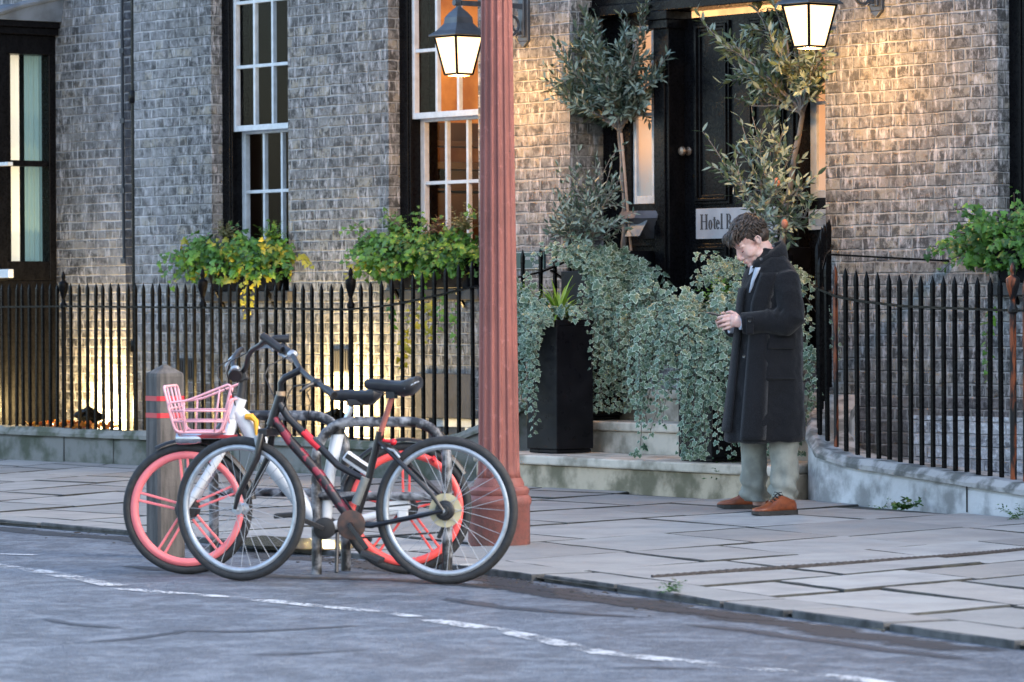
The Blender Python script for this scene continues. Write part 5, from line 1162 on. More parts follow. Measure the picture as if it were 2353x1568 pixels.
# saddle, seat post, lamp
sp = bar2(b, 'seat_post', m_rustred, [st_top, B(901, 912)], .0135, 12)
mb = MB(); n_, r_ = B(838, 879), B(966, 886); saddle(mb, n_, r_, 1.0, .074); sd = mb.build('saddle', m_sadl, b.t, smooth=True, local=True)
mb = MB()
for s in (-1, 1): mb.tube([n_ + Vector((-.03, s * .008, -.03)), B(880, 905, s * .02), B(915, 908, s * .022), B(952, 897, s * .03)], .0035, 6)
mb.rbox(B(900, 908), .04, .05, .03, Matrix.Identity(3)); mb.build('saddle_clamp', m_plas, sd, local=True)
mb = MB(); q = r_ + Vector((-.0, .05, -.0)); mb.tube([B(930, 893, .062), B(945, 885, .066), B(956, 879, .055), B(962, 877, .03)], .0035, 6); mb.build('saddle_piping', m_alu, sd, smooth=True, local=True)
mb = MB(); q = B(904, 1016); mb.ball(q, (.015, .015, .015)); mb.tube([B(880, 1012), q], .007, 6); mb.build('rear_lamp', m_redp, b.t, smooth=True, local=True)
# rear brake, bottle-like pump, cranks, chainset, chain
mb = MB(); q = B(898, 1030); mb.tube([B(878, 1028, .03), B(905, 1036, .045), B(918, 1052, .05)], .006, 6); mb.tube([B(878, 1028, -.03), B(905, 1036, -.045), B(918, 1052, -.05)], .006, 6); mb.build('rear_brake', m_alu, b.t, smooth=True, local=True)
mb = MB(); mb.tube([B(840, 1098, .03), B(817, 1158, .03)], [.019, .021], 12); mb.build('pump', M('grey_pump_plastic', (.11, .12, .12), .45, col2=(.16, .17, .17), scale=12), b.t, smooth=True, local=True)
AX = Matrix.Rotation(rad(90), 3, 'X')
mb = MB(); mb.lathe([(.060, -.052), (.066, -.05), (.066, -.046), (.045, -.044), (.02, -.05)], 40, bb, AX); ch = mb.build('chainset', M('rusty_chainset', (.035, .024, .020), .6, col2=(.09, .04, .025), scale=30), b.t, smooth=True, local=True)
cb = bb + Vector((0, .075, 0)); ped = B(843, 1262, .085)
mb = MB(); mb.bar(cb, ped, .022, .012, (0, 1, 0)); mb.tube([bb, cb], .011, 10); mb.build('crank', m_bframe, ch, bevel=.003, local=True)
mb = MB(); mb.rbox(B(856, 1280, .14), .095, .075, .026, Matrix.Rotation(rad(-22), 3, 'Y')); mb.build('pedal', m_plas, ch, bevel=.006, local=True)
cf = bb - (cb - bb) * 1.0; p2 = cf - (ped - cb); p2.y = -.085; mb = MB(); mb.bar(cf, p2, .022, .012, (0, 1, 0)); mb.build('crank', m_bframe, ch, bevel=.003, local=True); mb = MB(); mb.rbox(p2 + Vector((0, -.05, 0)), .095, .075, .026, Matrix.Rotation(rad(10), 3, 'Y')); mb.build('pedal', m_plas, ch, bevel=.006, local=True)
mb = MB(); mb.lathe([(.022, -.052), (.024, -.04), (.034, -.038), (.034, -.034), (.042, -.032), (.045, -.028), (.045, -.026)], 28, rh, AX); mb.build('cassette', m_plas, b.t, smooth=True, local=True)
mb = MB(); mb.lathe([(.012, -.021), (.075, -.018), (.075, -.016), (.012, -.016)], 36, rh, AX); mb.build('spoke_disc', m_disc, b.t, smooth=True, local=True)
mb = MB(); mb.bar(bb + Vector((0, -.048, .064)), rh + Vector((0, -.036, .04)), .008, .008); mb.bar(bb + Vector((0, -.048, -.064)), rh + Vector((.03, -.036, -.10)), .008, .008); mb.bar(rh + Vector((.03, -.036, -.10)), rh + Vector((0, -.036, -.035)), .008, .008); mb.build('chain', m_plas, b.t, local=True)
mb = MB(); q = rh + Vector((.02, -.04, -.065)); mb.bar(rh + Vector((0, -.045, -.01)), q, .018, .02, (0, 1, 0)); mb.bar(q, q + Vector((.03, 0, -.06)), .014, .03, (0, 1, 0)); mb.build('rear_derailleur', m_plas, b.t, bevel=.003, local=True)
b.place()

# silver share bicycle with pink wheels and a pink basket
b = Bike('silver share bicycle with pink five spoke wheels and a pink front basket', onZ(934, 1319, RZ), onZ(432, 1320, RZ)); B = b
rp = .302; rh = Vector((0, 0, rp)); fh = Vector((b.wb, 0, rp)); stv = rad(-4)
def mag_wheel(name, c, r, steer, mat, ph):
    M3 = Matrix.Rotation(steer, 3, 'Z'); mb = MB(); mb.tube(ringpts(c, r - .02, M3), .0205, 12, closed=True); w = mb.build(name, m_tyre, b.t, smooth='all', local=True)
    mb = MB(); n = 64; rg = []
    for i in range(n):
        a = 2 * math.pi * i / n; e = Vector((math.cos(a), 0, math.sin(a))); rg.append([c + M3 @ (e * rr + Vector((0, yy, 0))) for rr, yy in ((r - .038, -.016), (r - .038, .016), (r - .068, .013), (r - .073, 0), (r - .068, -.013))])
    mb.loft(rg + [rg[0]], cap=False); rim = mb.build('rim', mat, w, smooth='all', local=True)
    for k in range(5):
        a = ph + 2 * math.pi * k / 5; mb = MB()
        for da in (-.075, .075): mb.bar(c + M3 @ Vector((.045 * math.cos(a + da * 4), 0, .045 * math.sin(a + da * 4))), c + M3 @ Vector(((r - .066) * math.cos(a + da), 0, (r - .066) * math.sin(a + da))), .011, .016, M3 @ Vector((0, 1, 0)))
        mb.build('double_spoke', mat, w, bevel=.003, local=True)
    mb = MB(); ax = M3 @ Matrix.Rotation(rad(90), 3, 'X'); mb.lathe([(.008, -.065), (.012, -.05), (.05, -.045), (.055, -.035), (.055, .035), (.05, .045), (.012, .05), (.008, .065)], 20, c, ax); mb.build('hub', m_plas, w, smooth=True, local=True); return M3
mag_wheel('rear_wheel', rh, rp, 0, m_pink2, .32); Mf = mag_wheel('front_wheel', fh, rp, stv, m_pink, 1.50)
hd, bbp = B(545, 945), B(748, 1213)
fr = bar2(b, 'frame', m_silver, [hd, B(560, 962), B(588, 1010), B(630, 1070), B(690, 1150), B(728, 1196), bbp], [.032, .040, .046, .046, .040, .034, .03], 16)
mb = MB(); mb.tube([B(536, 962), B(553, 915)], .030, 14); mb.build('head_tube', m_silver, fr, smooth=True, local=True)
sq = [B(776, 1000), B(756, 1095), bbp]; mb = MB(); mb.tube([sq[0] + Vector((0, 0, .015)), sq[0], sq[1], sq[2]], [.026, .030, .028, .026], 14); mb.build('seat_tube', m_silver, fr, smooth=True, local=True)
mb = MB(); mb.tube([B(808, 935), B(779, 1003)], .014, 12); mb.build('seat_post', m_chrome, b.t, smooth=True, local=True)
mb = MB(); mb.tube([sq[0] + Vector((0, 0, .004)), sq[0] + Vector((0, 0, .03))], .033, 14); mb.build('seat_collar', m_plas, b.t, smooth=True, local=True)
mb = MB(); n_, r_ = B(758, 905), B(878, 905); saddle(mb, n_, r_, 1.0, .082); sd = mb.build('saddle', m_sadl, b.t, smooth=True, local=True)
mb = MB(); mb.rbox(B(815, 925), .07, .06, .03, Matrix.Identity(3)); mb.build('saddle_clamp', m_plas, sd, bevel=.005, local=True)
mb = MB(); mb.tube([bbp + Vector((0, .03, 0)), B(840, 1190, .06), rh + Vector((0, .07, 0))], [.022, .018, .02], 10); mb.build('shaft_cover', m_silver, fr, smooth=True, local=True)
mb = MB(); mb.tube([bbp + Vector((0, -.03, 0)), rh + Vector((0, -.07, 0))], .016, 10); mb.build('chain_stay', m_plas, fr, smooth=True, local=True)
mb = MB(); mb.rbox(rh + Vector((.035, .075, .015)), .12, .03, .05, Matrix.Rotation(rad(8), 3, 'Y')); mb.rbox(rh + Vector((.01, .075, -.02)), .05, .03, .05, Matrix.Identity(3)); mb.build('hub_cover', m_silver, b.t, bevel=.008, local=True)
# lock body under the saddle and lamp
mb = MB(); q0, q1 = B(793, 1045, .05), B(850, 1085, .05); mb.bar(q0, q1, .05, .06, (0, 1, 0)); mb.build('smart_lock', m_silver, b.t, bevel=.01, local=True)
mb = MB(); mb.bar(B(795, 1047, .082), B(845, 1080, .082), .022, .004, (0, 1, 0)); mb.build('lock_label', m_plas, b.t, local=True)
# fork, guard, hub motor cap
for s in (-1, 1): mb = MB(); mb.tube([B(536, 965, 0), B(528, 998) + Vector((0, s * .045, 0)), B(505, 1050) + Vector((0, s * .055, 0)), fh + Mf @ Vector((0, s * .068, .0))], [.026, .024, .021, .016], 12); mb.ball(fh + Mf @ Vector((0, s * .075, 0)), (.022, .016, .022)); mb.build('fork_leg', m_silver, b.t, smooth=True, local=True)
def guard(name, c, r, a0, a1, Mx):
    mb = MB(); rg = []
    for i in range(25):
        a = lerp(a0, a1, i / 24); e = Vector((math.cos(a), 0, math.sin(a))); rg.append([c + Mx @ (e * rr + Vector((0, yy, 0))) for rr, yy in ((r, -.026), (r + .012, -.018), (r + .015, 0), (r + .012, .018), (r, .026), (r + .009, 0))])
    mb.loft(rg); mb.build(name, m_plas, b.t, smooth=True, local=True)
guard('front_mudguard', fh, rp + .006, rad(62), rad(172), Mf); guard('rear_mudguard', rh, rp + .006, rad(20), rad(150), Matrix.Identity(3))
mb = MB(); mb.rbox(B(1030, 1095), .03, .06, .07, Matrix.Identity(3)); mb.build('rear_reflector', m_plas, b.t, bevel=.006, local=True)
mb = MB(); mb.tube([B(1000, 1060, .03), B(992, 1052, .03)], .014, 8); mb.build('rear_light', m_redp, b.t, smooth=True, local=True)
# steering column and swept handlebar
mb = MB(); mb.tube([B(553, 920), B(560, 860), B(562, 850)], [.021, .019, .019], 12); col_ = mb.build('steering_column', m_plas, b.t, smooth=True, local=True)
mb = MB(); mb.rbox(B(558, 866), .05, .06, .04, Matrix.Rotation(rad(20), 3, 'Y')); mb.build('bar_clamp', m_plas, col_, bevel=.006, local=True)
HN = [B(558, 866, 0), B(566, 840, .05), B(570, 818, .10), B(580, 804, .16), B(598, 793, .22), B(612, 780, .27)]; HF = [B(554, 864, 0), B(541, 856, -.05), B(535, 838, -.12), B(538, 822, -.2), B(548, 808, -.26), B(556, 803, -.30)]
hbr = bar2(b, 'handlebar', m_plas, list(reversed(HF)) + HN[1:], .0125, 10)
mb = MB(); mb.tube([B(603, 772, .25), B(648, 805, .30)], .019, 12); mb.build('grip', m_plas, hbr, smooth=True, local=True)
mb = MB(); mb.tube([B(612, 790, .22), B(632, 779, .22), B(664, 779, .22)], [.014, .017, .018], 12); mb.build('grip', m_plas, hbr, smooth=True, local=True)
mb = MB(); mb.tube([HN[3], B(597, 800, .20), B(612, 796, .24), B(622, 799, .25), B(628, 808, .25)], [.007, .008, .008, .007, .006], 8); mb.build('brake_lever', m_alu, hbr, smooth=True, local=True)
mb = MB(); mb.tube([B(642, 812, .26), B(655, 820, .28), B(672, 828, .28)], [.010, .009, .006], 8); mb.build('brake_lever', m_alu, hbr, smooth=True, local=True)
mb = MB(); mb.tube([HF[4], B(528, 828, -.26), B(519, 843, -.27)], [.008, .008, .007], 8); mb.build('brake_lever', m_alu, hbr, smooth=True, local=True)
mb = MB(); mb.lathe([(.030, -.02), (.034, -.006), (.032, .012), (.018, .024)], 18, B(541, 860, .03), Matrix.Rotation(rad(60), 3, 'X')); mb.build('bell', m_plas, hbr, smooth=True, local=True)
mb = MB(); mb.lathe([(.02, -.004), (.026, .006), (.012, .018)], 14, B(541, 852, .05), Matrix.Rotation(rad(50), 3, 'X')); mb.build('bell_cap', m_alu, hbr, smooth=True, local=True)
for k, q in enumerate((HN[3], HF[3])): f = B(543, 940, .02 - .04 * k); m = (q + f) / 2 + Vector((.08, 0, .03)); bar2(b, 'brake_cable', m_plas, [q, q.lerp(m, .5) + Vector((.04, 0, .0)), m, m.lerp(f, .5), f], .003, 6)
# yellow lock ring
mb = MB(); mb.tube([B(565, 957, .04), B(578, 958, .05), B(588, 968, .05), B(590, 1000, .05)], [.014, .016, .013, .008], 8); mb.build('lock_cable', M('orange_lock_sleeve', (.72, .36, .03), .5), b.t, smooth=True, local=True)
# wire basket
A0 = B(441, 978, .15); bk = thing('tmp', 'x', 'x'); bpy.data.objects.remove(bk)
ux = Mf @ Vector((1, 0, 0)); uy = Mf @ Vector((0, 1, 0)); zf = B(445, 992).z; c0 = B(508, 992); ln, wd_, hh = .27, .32, .21
def K(f, l, z): return Vector((c0.x, 0, zf)) + ux * f + uy * (l - .0) + Vector((0, 0, z))
mb = MB(); tb = lambda pts, r=.0045, cl=False: mb.tube(pts, r, 8, closed=cl)
def rr(pts, k=.03):
    out = []; n = len(pts)
    for i in range(n):
        p, a, c = pts[i], pts[i - 1], pts[(i + 1) % n]; e, g = (a - p), (c - p); e = e.normalized() * min(k, e.length * .45); g = g.normalized() * min(k, g.length * .45)
        for u in (0, .25, .5, .75, 1): out.append((p + e) * (1 - u) ** 2 + p * 2 * u * (1 - u) + (p + g) * u * u)
    return out
f0, f1 = -.025, .205; hf = .15
for s in (-1, 1):   # side panels: high behind, dipping in front
    y = s * wd_ / 2; tb(rr([K(f0, y * .85, 0), K(f1 - .02, y * .85, 0), K(f1 + .015, y, .135), K(f0 + .15, y, .145), K(f0 - .055, y, .225)]), .0058, True)
    for z in (.05, .098): tb([K(f0 - .012 - .05 * z / .22, y * (.85 + .15 * z / .15), z), K(f1 - .02 + .035 * z / .135, y * (.85 + .15 * z / .15), z)])
    tb([K(f0 + .03, y * .86, .0), K(f0 - .0, y, .20)]); tb([K(f0 + .17, y * .86, .0), K(f0 + .165, y, .145)])
tb(rr([K(f1 - .02, -wd_ * .42, .0), K(f1 - .02, wd_ * .42, .0), K(f1 + .03, wd_ / 2, .21), K(f1 + .03, -wd_ / 2, .21)]), .0058, True)
for z in (.055, .11): tb([K(f1 - .02 + .05 * z / .2, -wd_ * .45, z), K(f1 - .02 + .05 * z / .2, wd_ * .45, z)])
for l in (-.08, 0, .08): tb([K(f1 - .02, l, 0), K(f1 + .03, l * 1.1, .21)])
tb(rr([K(f0 - .0, -wd_ * .42, .0), K(f0 - .0, wd_ * .42, .0), K(f0 - .05, wd_ / 2, .15), K(f0 - .05, -wd_ / 2, .15)]), .0058, True)
for l in (-.08, 0, .08): tb([K(f0, l, 0), K(f0 - .05, l * 1.1, .15)])
for l in (-.09, -.045, 0, .045, .09): tb([K(f0, l, -.002), K(f1 - .02, l, -.002)], .004)
tb(ringpts(K(f0 - .02, 0, .09), .06, Mf @ Matrix.Rotation(rad(90), 3, 'Z'), 24), .004, True)
bas = mb.build('basket', m_pinkb, b.t, smooth='all', local=True)
mb = MB(); mb.rbox(K(.04, 0, -.022), .24, .16, .016, Mf); mb.build('basket_tray', M('dark_red_tray', (.35, .02, .03), .5, col2=(.08, .012, .015), scale=12), bas, bevel=.004, local=True)
mb = MB(); mb.tube([K(-.08, 0, -.05), K(.17, 0, -.05)], .016, 8); mb.tube([K(-.09, 0, -.05), B(535, 985)], .014, 8); mb.build('basket_bracket', m_plas, bas, smooth=True, local=True)
mb = MB(); mb.lathe([(.020, -.07), (.026, -.04), (.030, .03), (.026, .045), (.010, .05)], 16, K(.15, .06, -.03), Mf @ Matrix.Rotation(rad(90), 3, 'Y')); mb.build('front_lamp', m_chrome, bas, smooth=True, local=True)
mb = MB(); mb.rbox(K(f0 - .02, 0, .155), .01, .06, .022, Mf); mb.build('basket_clip', m_redp, bas, bevel=.003, local=True)
# cranks
mb = MB(); mb.lathe([(.03, -.075), (.05, -.07), (.05, .07), (.03, .075)], 20, bbp, AX); ch = mb.build('crank_case', m_plas, b.t, smooth=True, local=True)
mb = MB(); e1 = B(668, 1183, .11); mb.bar(bbp + Vector((0, .09, 0)), e1, .022, .014, (0, 1, 0)); mb.build('crank', m_plas, ch, bevel=.003, local=True); mb = MB(); mb.rbox(e1 + Vector((.02, .05, 0)), .10, .08, .022, Matrix.Rotation(rad(4), 3, 'Y')); mb.build('pedal', m_plas, ch, bevel=.006, local=True)
e2 = bbp - (e1 - bbp); e2.y = -.11; mb = MB(); mb.bar(bbp + Vector((0, -.09, 0)), e2, .022, .014, (0, 1, 0)); mb.build('crank', m_plas, ch, bevel=.003, local=True); mb = MB(); mb.rbox(e2 + Vector((0, -.05, 0)), .10, .08, .022, Matrix.Identity(3)); mb.build('pedal', m_plas, ch, bevel=.006, local=True)
mb = MB(); mb.tube([bbp + Vector((-.06, .06, -.02)), Vector((-.06 + bbp.x, .12, .015))], .009, 8); mb.build('prop_stand', m_plas, b.t, smooth=True, local=True)
b.place()
# ---------------------------------------------------------------- the man with the phone
G = onZ(1766, 1177, 0)
_fh = Vector((FWD.x, FWD.y, 0)).normalized(); _rh = Vector((RGT.x, RGT.y, 0)).normalized()
Fv = (-_rh * math.cos(rad(15)) - _fh * math.sin(rad(15))); Lv = Vector((0, 0, 1)).cross(Fv); Zv = Vector((0, 0, 1))
def Pm(px, py, l=0.0): return onP(px, py, G + Lv * l, Fv)
def fz(px, py, l=0.0):
    v = Pm(px, py, l) - G; return v.dot(Fv), v.z
def W_(f, l, z): return G + Fv * f + Lv * l + Zv * z
def skin_mat():
    q = NT('pale_skin'); c = q.mix(q.ramp(q.noise(22, 4), .35, .7), (.60, .40, .345), (.52, .285, .245)); q.set(Base_Color=c, Roughness=.5)
    q.p.inputs['Subsurface Weight'].default_value = .12; q.p.inputs['Subsurface Radius'].default_value = (.01, .004, .002); return q.mat
m_skin = skin_mat()
def wool():
    q = NT('dark_wool_coat'); n1 = q.noise(240, 3); n2 = q.noise(7, 5)
    c = q.mix(q.ramp(n1, .4, .75), (.0045, .0047, .0058), (.016, .017, .020)); c = q.mix(q.ramp(n2, .4, .7, 0, .4), c, (.010, .0105, .013))
    q.set(Base_Color=c, Roughness=.95, Sheen_Weight=.12, Sheen_Roughness=.5); q.p.inputs['Specular IOR Level'].default_value = .15
    q.bump(q.math('ADD', q.math('MULTIPLY', n1, .4), q.math('MULTIPLY', q.noise(16, 4), 1.)), .006, .8); return q.mat
m_wool = wool()
m_trs = M('sage_grey_trousers', (.235, .24, .205), .85, col2=(.165, .17, .148), scale=14, bump=.003, bscale=28)
m_shoe = M('tan_shoe_leather', (.235, .062, .022), .36, col2=(.10, .026, .012), scale=14, lo=.4, hi=.75, bump=.0012, bscale=60)
m_sole = M('dark_shoe_sole', (.03, .027, .024), .7); m_lace = M('dark_lace', (.018, .015, .013), .8); m_shirt = M('pale_blue_shirt', (.40, .44, .51), .8, col2=(.33, .37, .43))
m_btn = M('black_button', (.012, .012, .013), .25)
man = bpy.data.objects.new  # placeholder name, replaced below
# head frame: origin between the ears, nose pitched down
HS = 1.02; ear = Pm(1741, 553, .083); HO = ear - Lv * .083
PT = rad(36); hx = Fv * math.cos(PT) - Zv * math.sin(PT); hz = Zv * math.cos(PT) + Fv * math.sin(PT)
RH = Matrix((hx, Lv, hz)).transposed()
def Hd(x, y, z): return HO + RH @ (Vector((x, y, z)) * HS)
body = MB()
def hb_(c, r, rot=0): body.ball(Hd(*c), [k * HS for k in r], RH @ Matrix.Rotation(rot, 3, 'Y'), 20, 14)
hb_((.008, 0, .052), (.098, .076, .090)); hb_((.052, 0, -.015), (.058, .060, .085)); hb_((.050, 0, -.070), (.052, .048, .042)); hb_((.093, 0, -.100), (.018, .024, .018)); hb_((.070, 0, .045), (.045, .058, .040))
for s in (-1, 1):
    hb_((.050, s * .046, -.035), (.042, .020, .030)); hb_((.082, s * .030, .020), (.022, .026, .012)); hb_((.088, s * .030, .000), (.012, .014, .011)); hb_((.112, s * .010, -.043), (.012, .009, .008)); hb_((.02, s * .052, -.075), (.03, .014, .022))
    hb_((-.004, s * .078, -.002), (.016, .006, .027), .2); body.tube([Hd(.004, s * .083, -.024), Hd(-.010, s * .087, -.018), Hd(-.020, s * .091, .004), Hd(-.014, s * .091, .024), Hd(.002, s * .087, .027), Hd(.010, s * .083, .012)], [.004, .0055, .0055, .0055, .005, .003], 8)
body.tube([Hd(.096, 0, .022), Hd(.112, 0, -.005), Hd(.126, 0, -.030), Hd(.122, 0, -.044), Hd(.104, 0, -.046)], [.010 * HS, .011 * HS, .0135 * HS, .0125 * HS, .010 * HS], 12)
hb_((.102, 0, -.066), (.014, .022, .007)); hb_((.100, 0, -.079), (.014, .020, .008))
nb = Pm(1772, 600, 0); body.tube([Hd(-.015, 0, -.02), Hd(-.02, 0, -.075), nb, nb - Zv * .10], [.056, .056, .060, .085], 18)
sh = [Pm(1806, 648, .17), Pm(1760, 648, -.17)]; el = [Pm(1822, 738, .26), Pm(1758, 742, -.25)]; wr = [Pm(1703, 744, .125), Pm(1680, 752, -.06)]
body.tube([nb - Zv * .05, Pm(1770, 660), Pm(1768, 760), Pm(1766, 840), Pm(1766, 900)], [.06, .125, .12, .13, .12], 18, sq=(1, 1))
for s in (0, 1): body.tube([Pm(1770, 645, .0), sh[s], el[s].lerp(sh[s], .5), el[s], wr[s].lerp(el[s], .5), wr[s]], [.06, .056, .05, .042, .038, .029], 14)
ank = [Pm(1806, 1150, .17), Pm(1744, 1142, -.17)]; kn = [Pm(1800, 1030, .13), Pm(1736, 1030, -.13)]
for s in (0, 1): body.tube([Pm(1768, 880, .08 - .16 * s), kn[s], ank[s], ank[s] - Zv * .05], [.085, .06, .042, .036], 14)
def finger(P, r): body.tube([Pm(*p) for p in P], r, 10)
# near hand: palm, four fingers folding round the phone, thumb on top
body.tube([wr[0] + Fv * -.02, Pm(1699, 741, .118), Pm(1690, 737, .108), Pm(1682, 737, .095)], [.027, .030, .037, .034], 14, sq=(1.05, .62))
finger([(1686, 726, .098), (1679, 725, .090), (1662, 727, .078), (1651, 730, .052), (1649, 732, .030)], [.0105, .0105, .0095, .0085, .0065])
finger([(1685, 734, .100), (1678, 734, .095), (1660, 737, .082), (1650, 741, .056), (1650, 743, .032)], [.0105, .0108, .0098, .0088, .0068])
finger([(1686, 741, .100), (1679, 743, .094), (1663, 747, .080), (1654, 750, .056), (1655, 751, .036)], [.0105, .010, .0092, .0082, .0064])
finger([(1688, 748, .098), (1683, 750, .090), (1669, 755, .077), (1661, 757, .058), (1662, 757, .044)], [.010, .009, .0082, .0074, .006])
finger([(1698, 731, .095), (1690, 722, .080), (1678, 717, .058), (1668, 718.5, .040)], [.014, .0125, .0105, .0075])
# far hand under and behind the phone
body.tube([wr[1], Pm(1676, 748, -.045), Pm(1668, 743, -.035), Pm(1662, 740, -.030)], [.027, .030, .035, .030], 14, sq=(1.05, .62))
finger([(1672, 738, -.03), (1668, 727, -.025), (1663, 720, -.010), (1658, 720, .012)], [.013, .012, .0105, .0078])
for k in range(4):
    y0 = 737 + k * 4.5; x0 = 1660 + k * 2; finger([(x0 + 4, y0, -.035), (x0 - 6, y0 - 1, -.040), (x0 - 14, y0 + 1, -.018), (x0 - 15, y0 + 2, .006)], [.0098 - .0006 * k, .0095 - .0006 * k, .0085 - .0006 * k, .0066])
bd = smooth_union(body, .0042, 4, .5)
man = bd.build('person', m_skin, None, smooth='all')
man.data.transform(Matrix.Translation(-G)); man.location = G
tag(man, 'dark haired man in a long black wool coat looking down at his phone', 'person')
# ---- face details
mb = MB()
for s in (-1, 1):
    mb.tube([Hd(.096, s * .014, .022), Hd(.098, s * .030, .027), Hd(.088, s * .048, .022)], [.003, .0045, .002], 6)
mb.build('eyebrows', M('brow_hair', (.03, .02, .014), .8), man, smooth='all')
mb = MB()
for s in (-1, 1): mb.tube([Hd(.0975, s * .018, -.006), Hd(.1000, s * .031, -.0105), Hd(.092, s * .046, -.005)], [.0018, .0032, .0016], 6)
mb.build('eyelashes', M('lash_hair', (.02, .014, .012), .8), man, smooth='all')
mb = MB(); mb.tube([Hd(.111, -.020, -.074), Hd(.1165, 0, -.0725), Hd(.111, .020, -.074)], [.002, .0045, .002], 8); mb.build('lips', M('lip_skin', (.45, .20, .18), .45), man, smooth='all')
# ---- hair: a cap of overlapping wavy locks
def hairmat():
    q = NT('dark_brown_hair'); c = q.mix(q.ramp(q.noise(60, 3, sc3=(1, 1, 1)), .35, .7), (.017, .012, .009), (.085, .056, .040)); q.set(Base_Color=c, Roughness=.42); q.p.inputs['Specular IOR Level'].default_value = .5; q.bump(q.noise(300, 2), .002); return q.mat
m_hair = hairmat(); mb = MB(); r_ = random.Random(5)
mb.ball(Hd(-.008, 0, .060), [k * HS for k in (.101, .083, .092)], RH, 24, 16)
mb.ball(Hd(-.045, 0, .010), [k * HS for k in (.062, .072, .062)], RH, 20, 12)
for i in range(420):
    a = r_.uniform(-math.pi, math.pi); e = r_.uniform(.05, 1.5); ux_, uy_, uz_ = math.cos(e) * math.cos(a), math.cos(e) * math.sin(a), math.sin(e)
    if ux_ > .55 and uz_ < .55: continue
    p = Vector((-.005 + .100 * ux_, .082 * uy_, .058 + .093 * uz_)); nrm = Vector((ux_, uy_, uz_))
    fl = Vector((1, .15 * uy_, -.2)) if (uz_ > .35 or ux_ > .2) else Vector((-.25, .1 * uy_, -1)); ln = r_.uniform(.05, .085) * (1.15 if ux_ > .2 else .8); pts = []; n = 7; d = (fl - nrm * fl.dot(nrm)).normalized(); w0 = r_.uniform(0, 6)
    for k in range(n):
        q = Vector((p.x + .005, p.y, p.z - .058)); el_ = math.sqrt((q.x / .104) ** 2 + (q.y / .086) ** 2 + (q.z / .097) ** 2); q = q / max(el_, .001) * (1.0 + .07 * math.sin(w0 + k * .9) + .02)
        if p.x > .085: q = Vector((p.x + .005, p.y, p.z - .058))
        pts.append(Hd(q.x - .005, q.y, q.z + .058)); p = Vector((q.x - .005, q.y, q.z + .058)) + d * ln / n; d = (d + Vector((0, r_.gauss(0, .12), -.05 + .13 * math.sin(w0 + k)))).normalized()
    rr_ = r_.uniform(.0045, .0085); mb.tube(pts, [rr_ * x for x in (.5, .9, 1, .95, .8, .55, .2)], 6, sq=(.7, 1.1))
for i in range(60):   # fringe hanging forward off the brow
    y = r_.uniform(-.068, .070); p = Vector((.062 + r_.uniform(-.01, .02), y, .105 + r_.uniform(-.015, .02))); d = Vector((1, .1, .05)); pts = []; w0 = r_.uniform(0, 6)
    for k in range(8): pts.append(Hd(*p)); p = p + d * .0135; d = (d + Vector((-.16, r_.gauss(0, .08), -.24 + .16 * math.sin(w0 + k)))).normalized()
    rr_ = r_.uniform(.0045, .0085); mb.tube(pts, [rr_ * x for x in (.6, .9, 1, 1, .9, .7, .5, .15)], 6, sq=(.7, 1.1))
mb.build('hair', m_hair, man, smooth='all')
# ---- coat
SEC = [(572, 1742, 1790, .075), (588, 1732, 1803, .115), (604, 1724, 1814, .165), (620, 1716, 1825, .195), (645, 1708, 1834, .210), (690, 1700, 1836, .212), (740, 1697, 1838, .210), (800, 1690, 1840, .218), (880, 1681, 1842, .235), (960, 1671, 1844, .258), (1012, 1665, 1845, .268), (1016, 1666, 1844, .265)]
SF_ = []
for y, xf, xb, b_ in SEC:
    f0_, z_ = fz(xf, y, 0); f1_, _ = fz(xb, y, 0); h = abs(f0_ - f1_) / 2 * .966; a_ = math.sqrt(max(.0016, h * h - (b_ * .259) ** 2)) / .966; SF_.append((z_, (f0_ + f1_) / 2, a_, b_))
SF_.sort()
def csec(z):
    for p, q in zip(SF_, SF_[1:]):
        if z <= q[0]: t = (z - p[0]) / (q[0] - p[0]); t = max(0, t); return [lerp(p[k], q[k], t) for k in range(4)]
    return SF_[-1]
def csurf(th, z, off=0.0):
    """point of the coat's surface: th from the front round to his left side"""
    _, c, a, b = csec(z); e = .87; ct, st = math.cos(th), math.sin(th)
    fold = .0 if z > 1.25 else .009 * (1.25 - z) * math.sin(th * 6 + 1.1 + z * .8) + .006 * (1.25 - z) * math.sin(th * 11 + 2.0 - z * 2)
    x = (a + off + fold) * abs(ct) ** e * (1 if ct > 0 else -1); y = (b + off + fold) * abs(st) ** e * (1 if st > 0 else -1)
    return W_(c + x, y, z)
# ---- shirt glimpsed in the open front
mb = MB(); mb.tube([Pm(1762, 606, .0), Pm(1760, 650, .0), Pm(1758, 760, .0), Pm(1758, 800, .0)], [.07, .11, .12, .12], 18); mb.build('shirt', m_shirt, man, smooth='all')
mb = MB(); rg = []
for i in range(14): z = lerp(1.27, 1.415, i / 13); u = i / 13; rg.append([csurf(rad(22 + 2 * u), z, .005), csurf(rad(24 + 15 * u), z, .010), csurf(rad(24 + 15 * u), z, -.02), csurf(rad(22 + 2 * u), z, -.02)])
mb.loft(rg); mb.build('shirt_front', m_shirt, man, smooth='all')
mb = MB(); mb.prism([Pm(1726, 611, .052), Pm(1737, 611, .060), Pm(1736, 620, .062), Pm(1722, 632, .050)], Fv + Lv, .006); mb.build('shirt_collar', m_shirt, man)
mb = MB(); mb.tube([wr[0] - Fv * .012, wr[0] + Fv * .008], .036, 14); mb.tube([wr[1] - Fv * .012, wr[1] + Fv * .014], .036, 14); mb.build('shirt_cuffs', m_shirt, man, smooth=True)
cm = MB(); rings = []
for i in range(41):
    z = lerp(SF_[0][0], SF_[-1][0], i / 40); rings.append([csurf(2 * math.pi * k / 48, z) for k in range(48)])
cm.loft(rings)
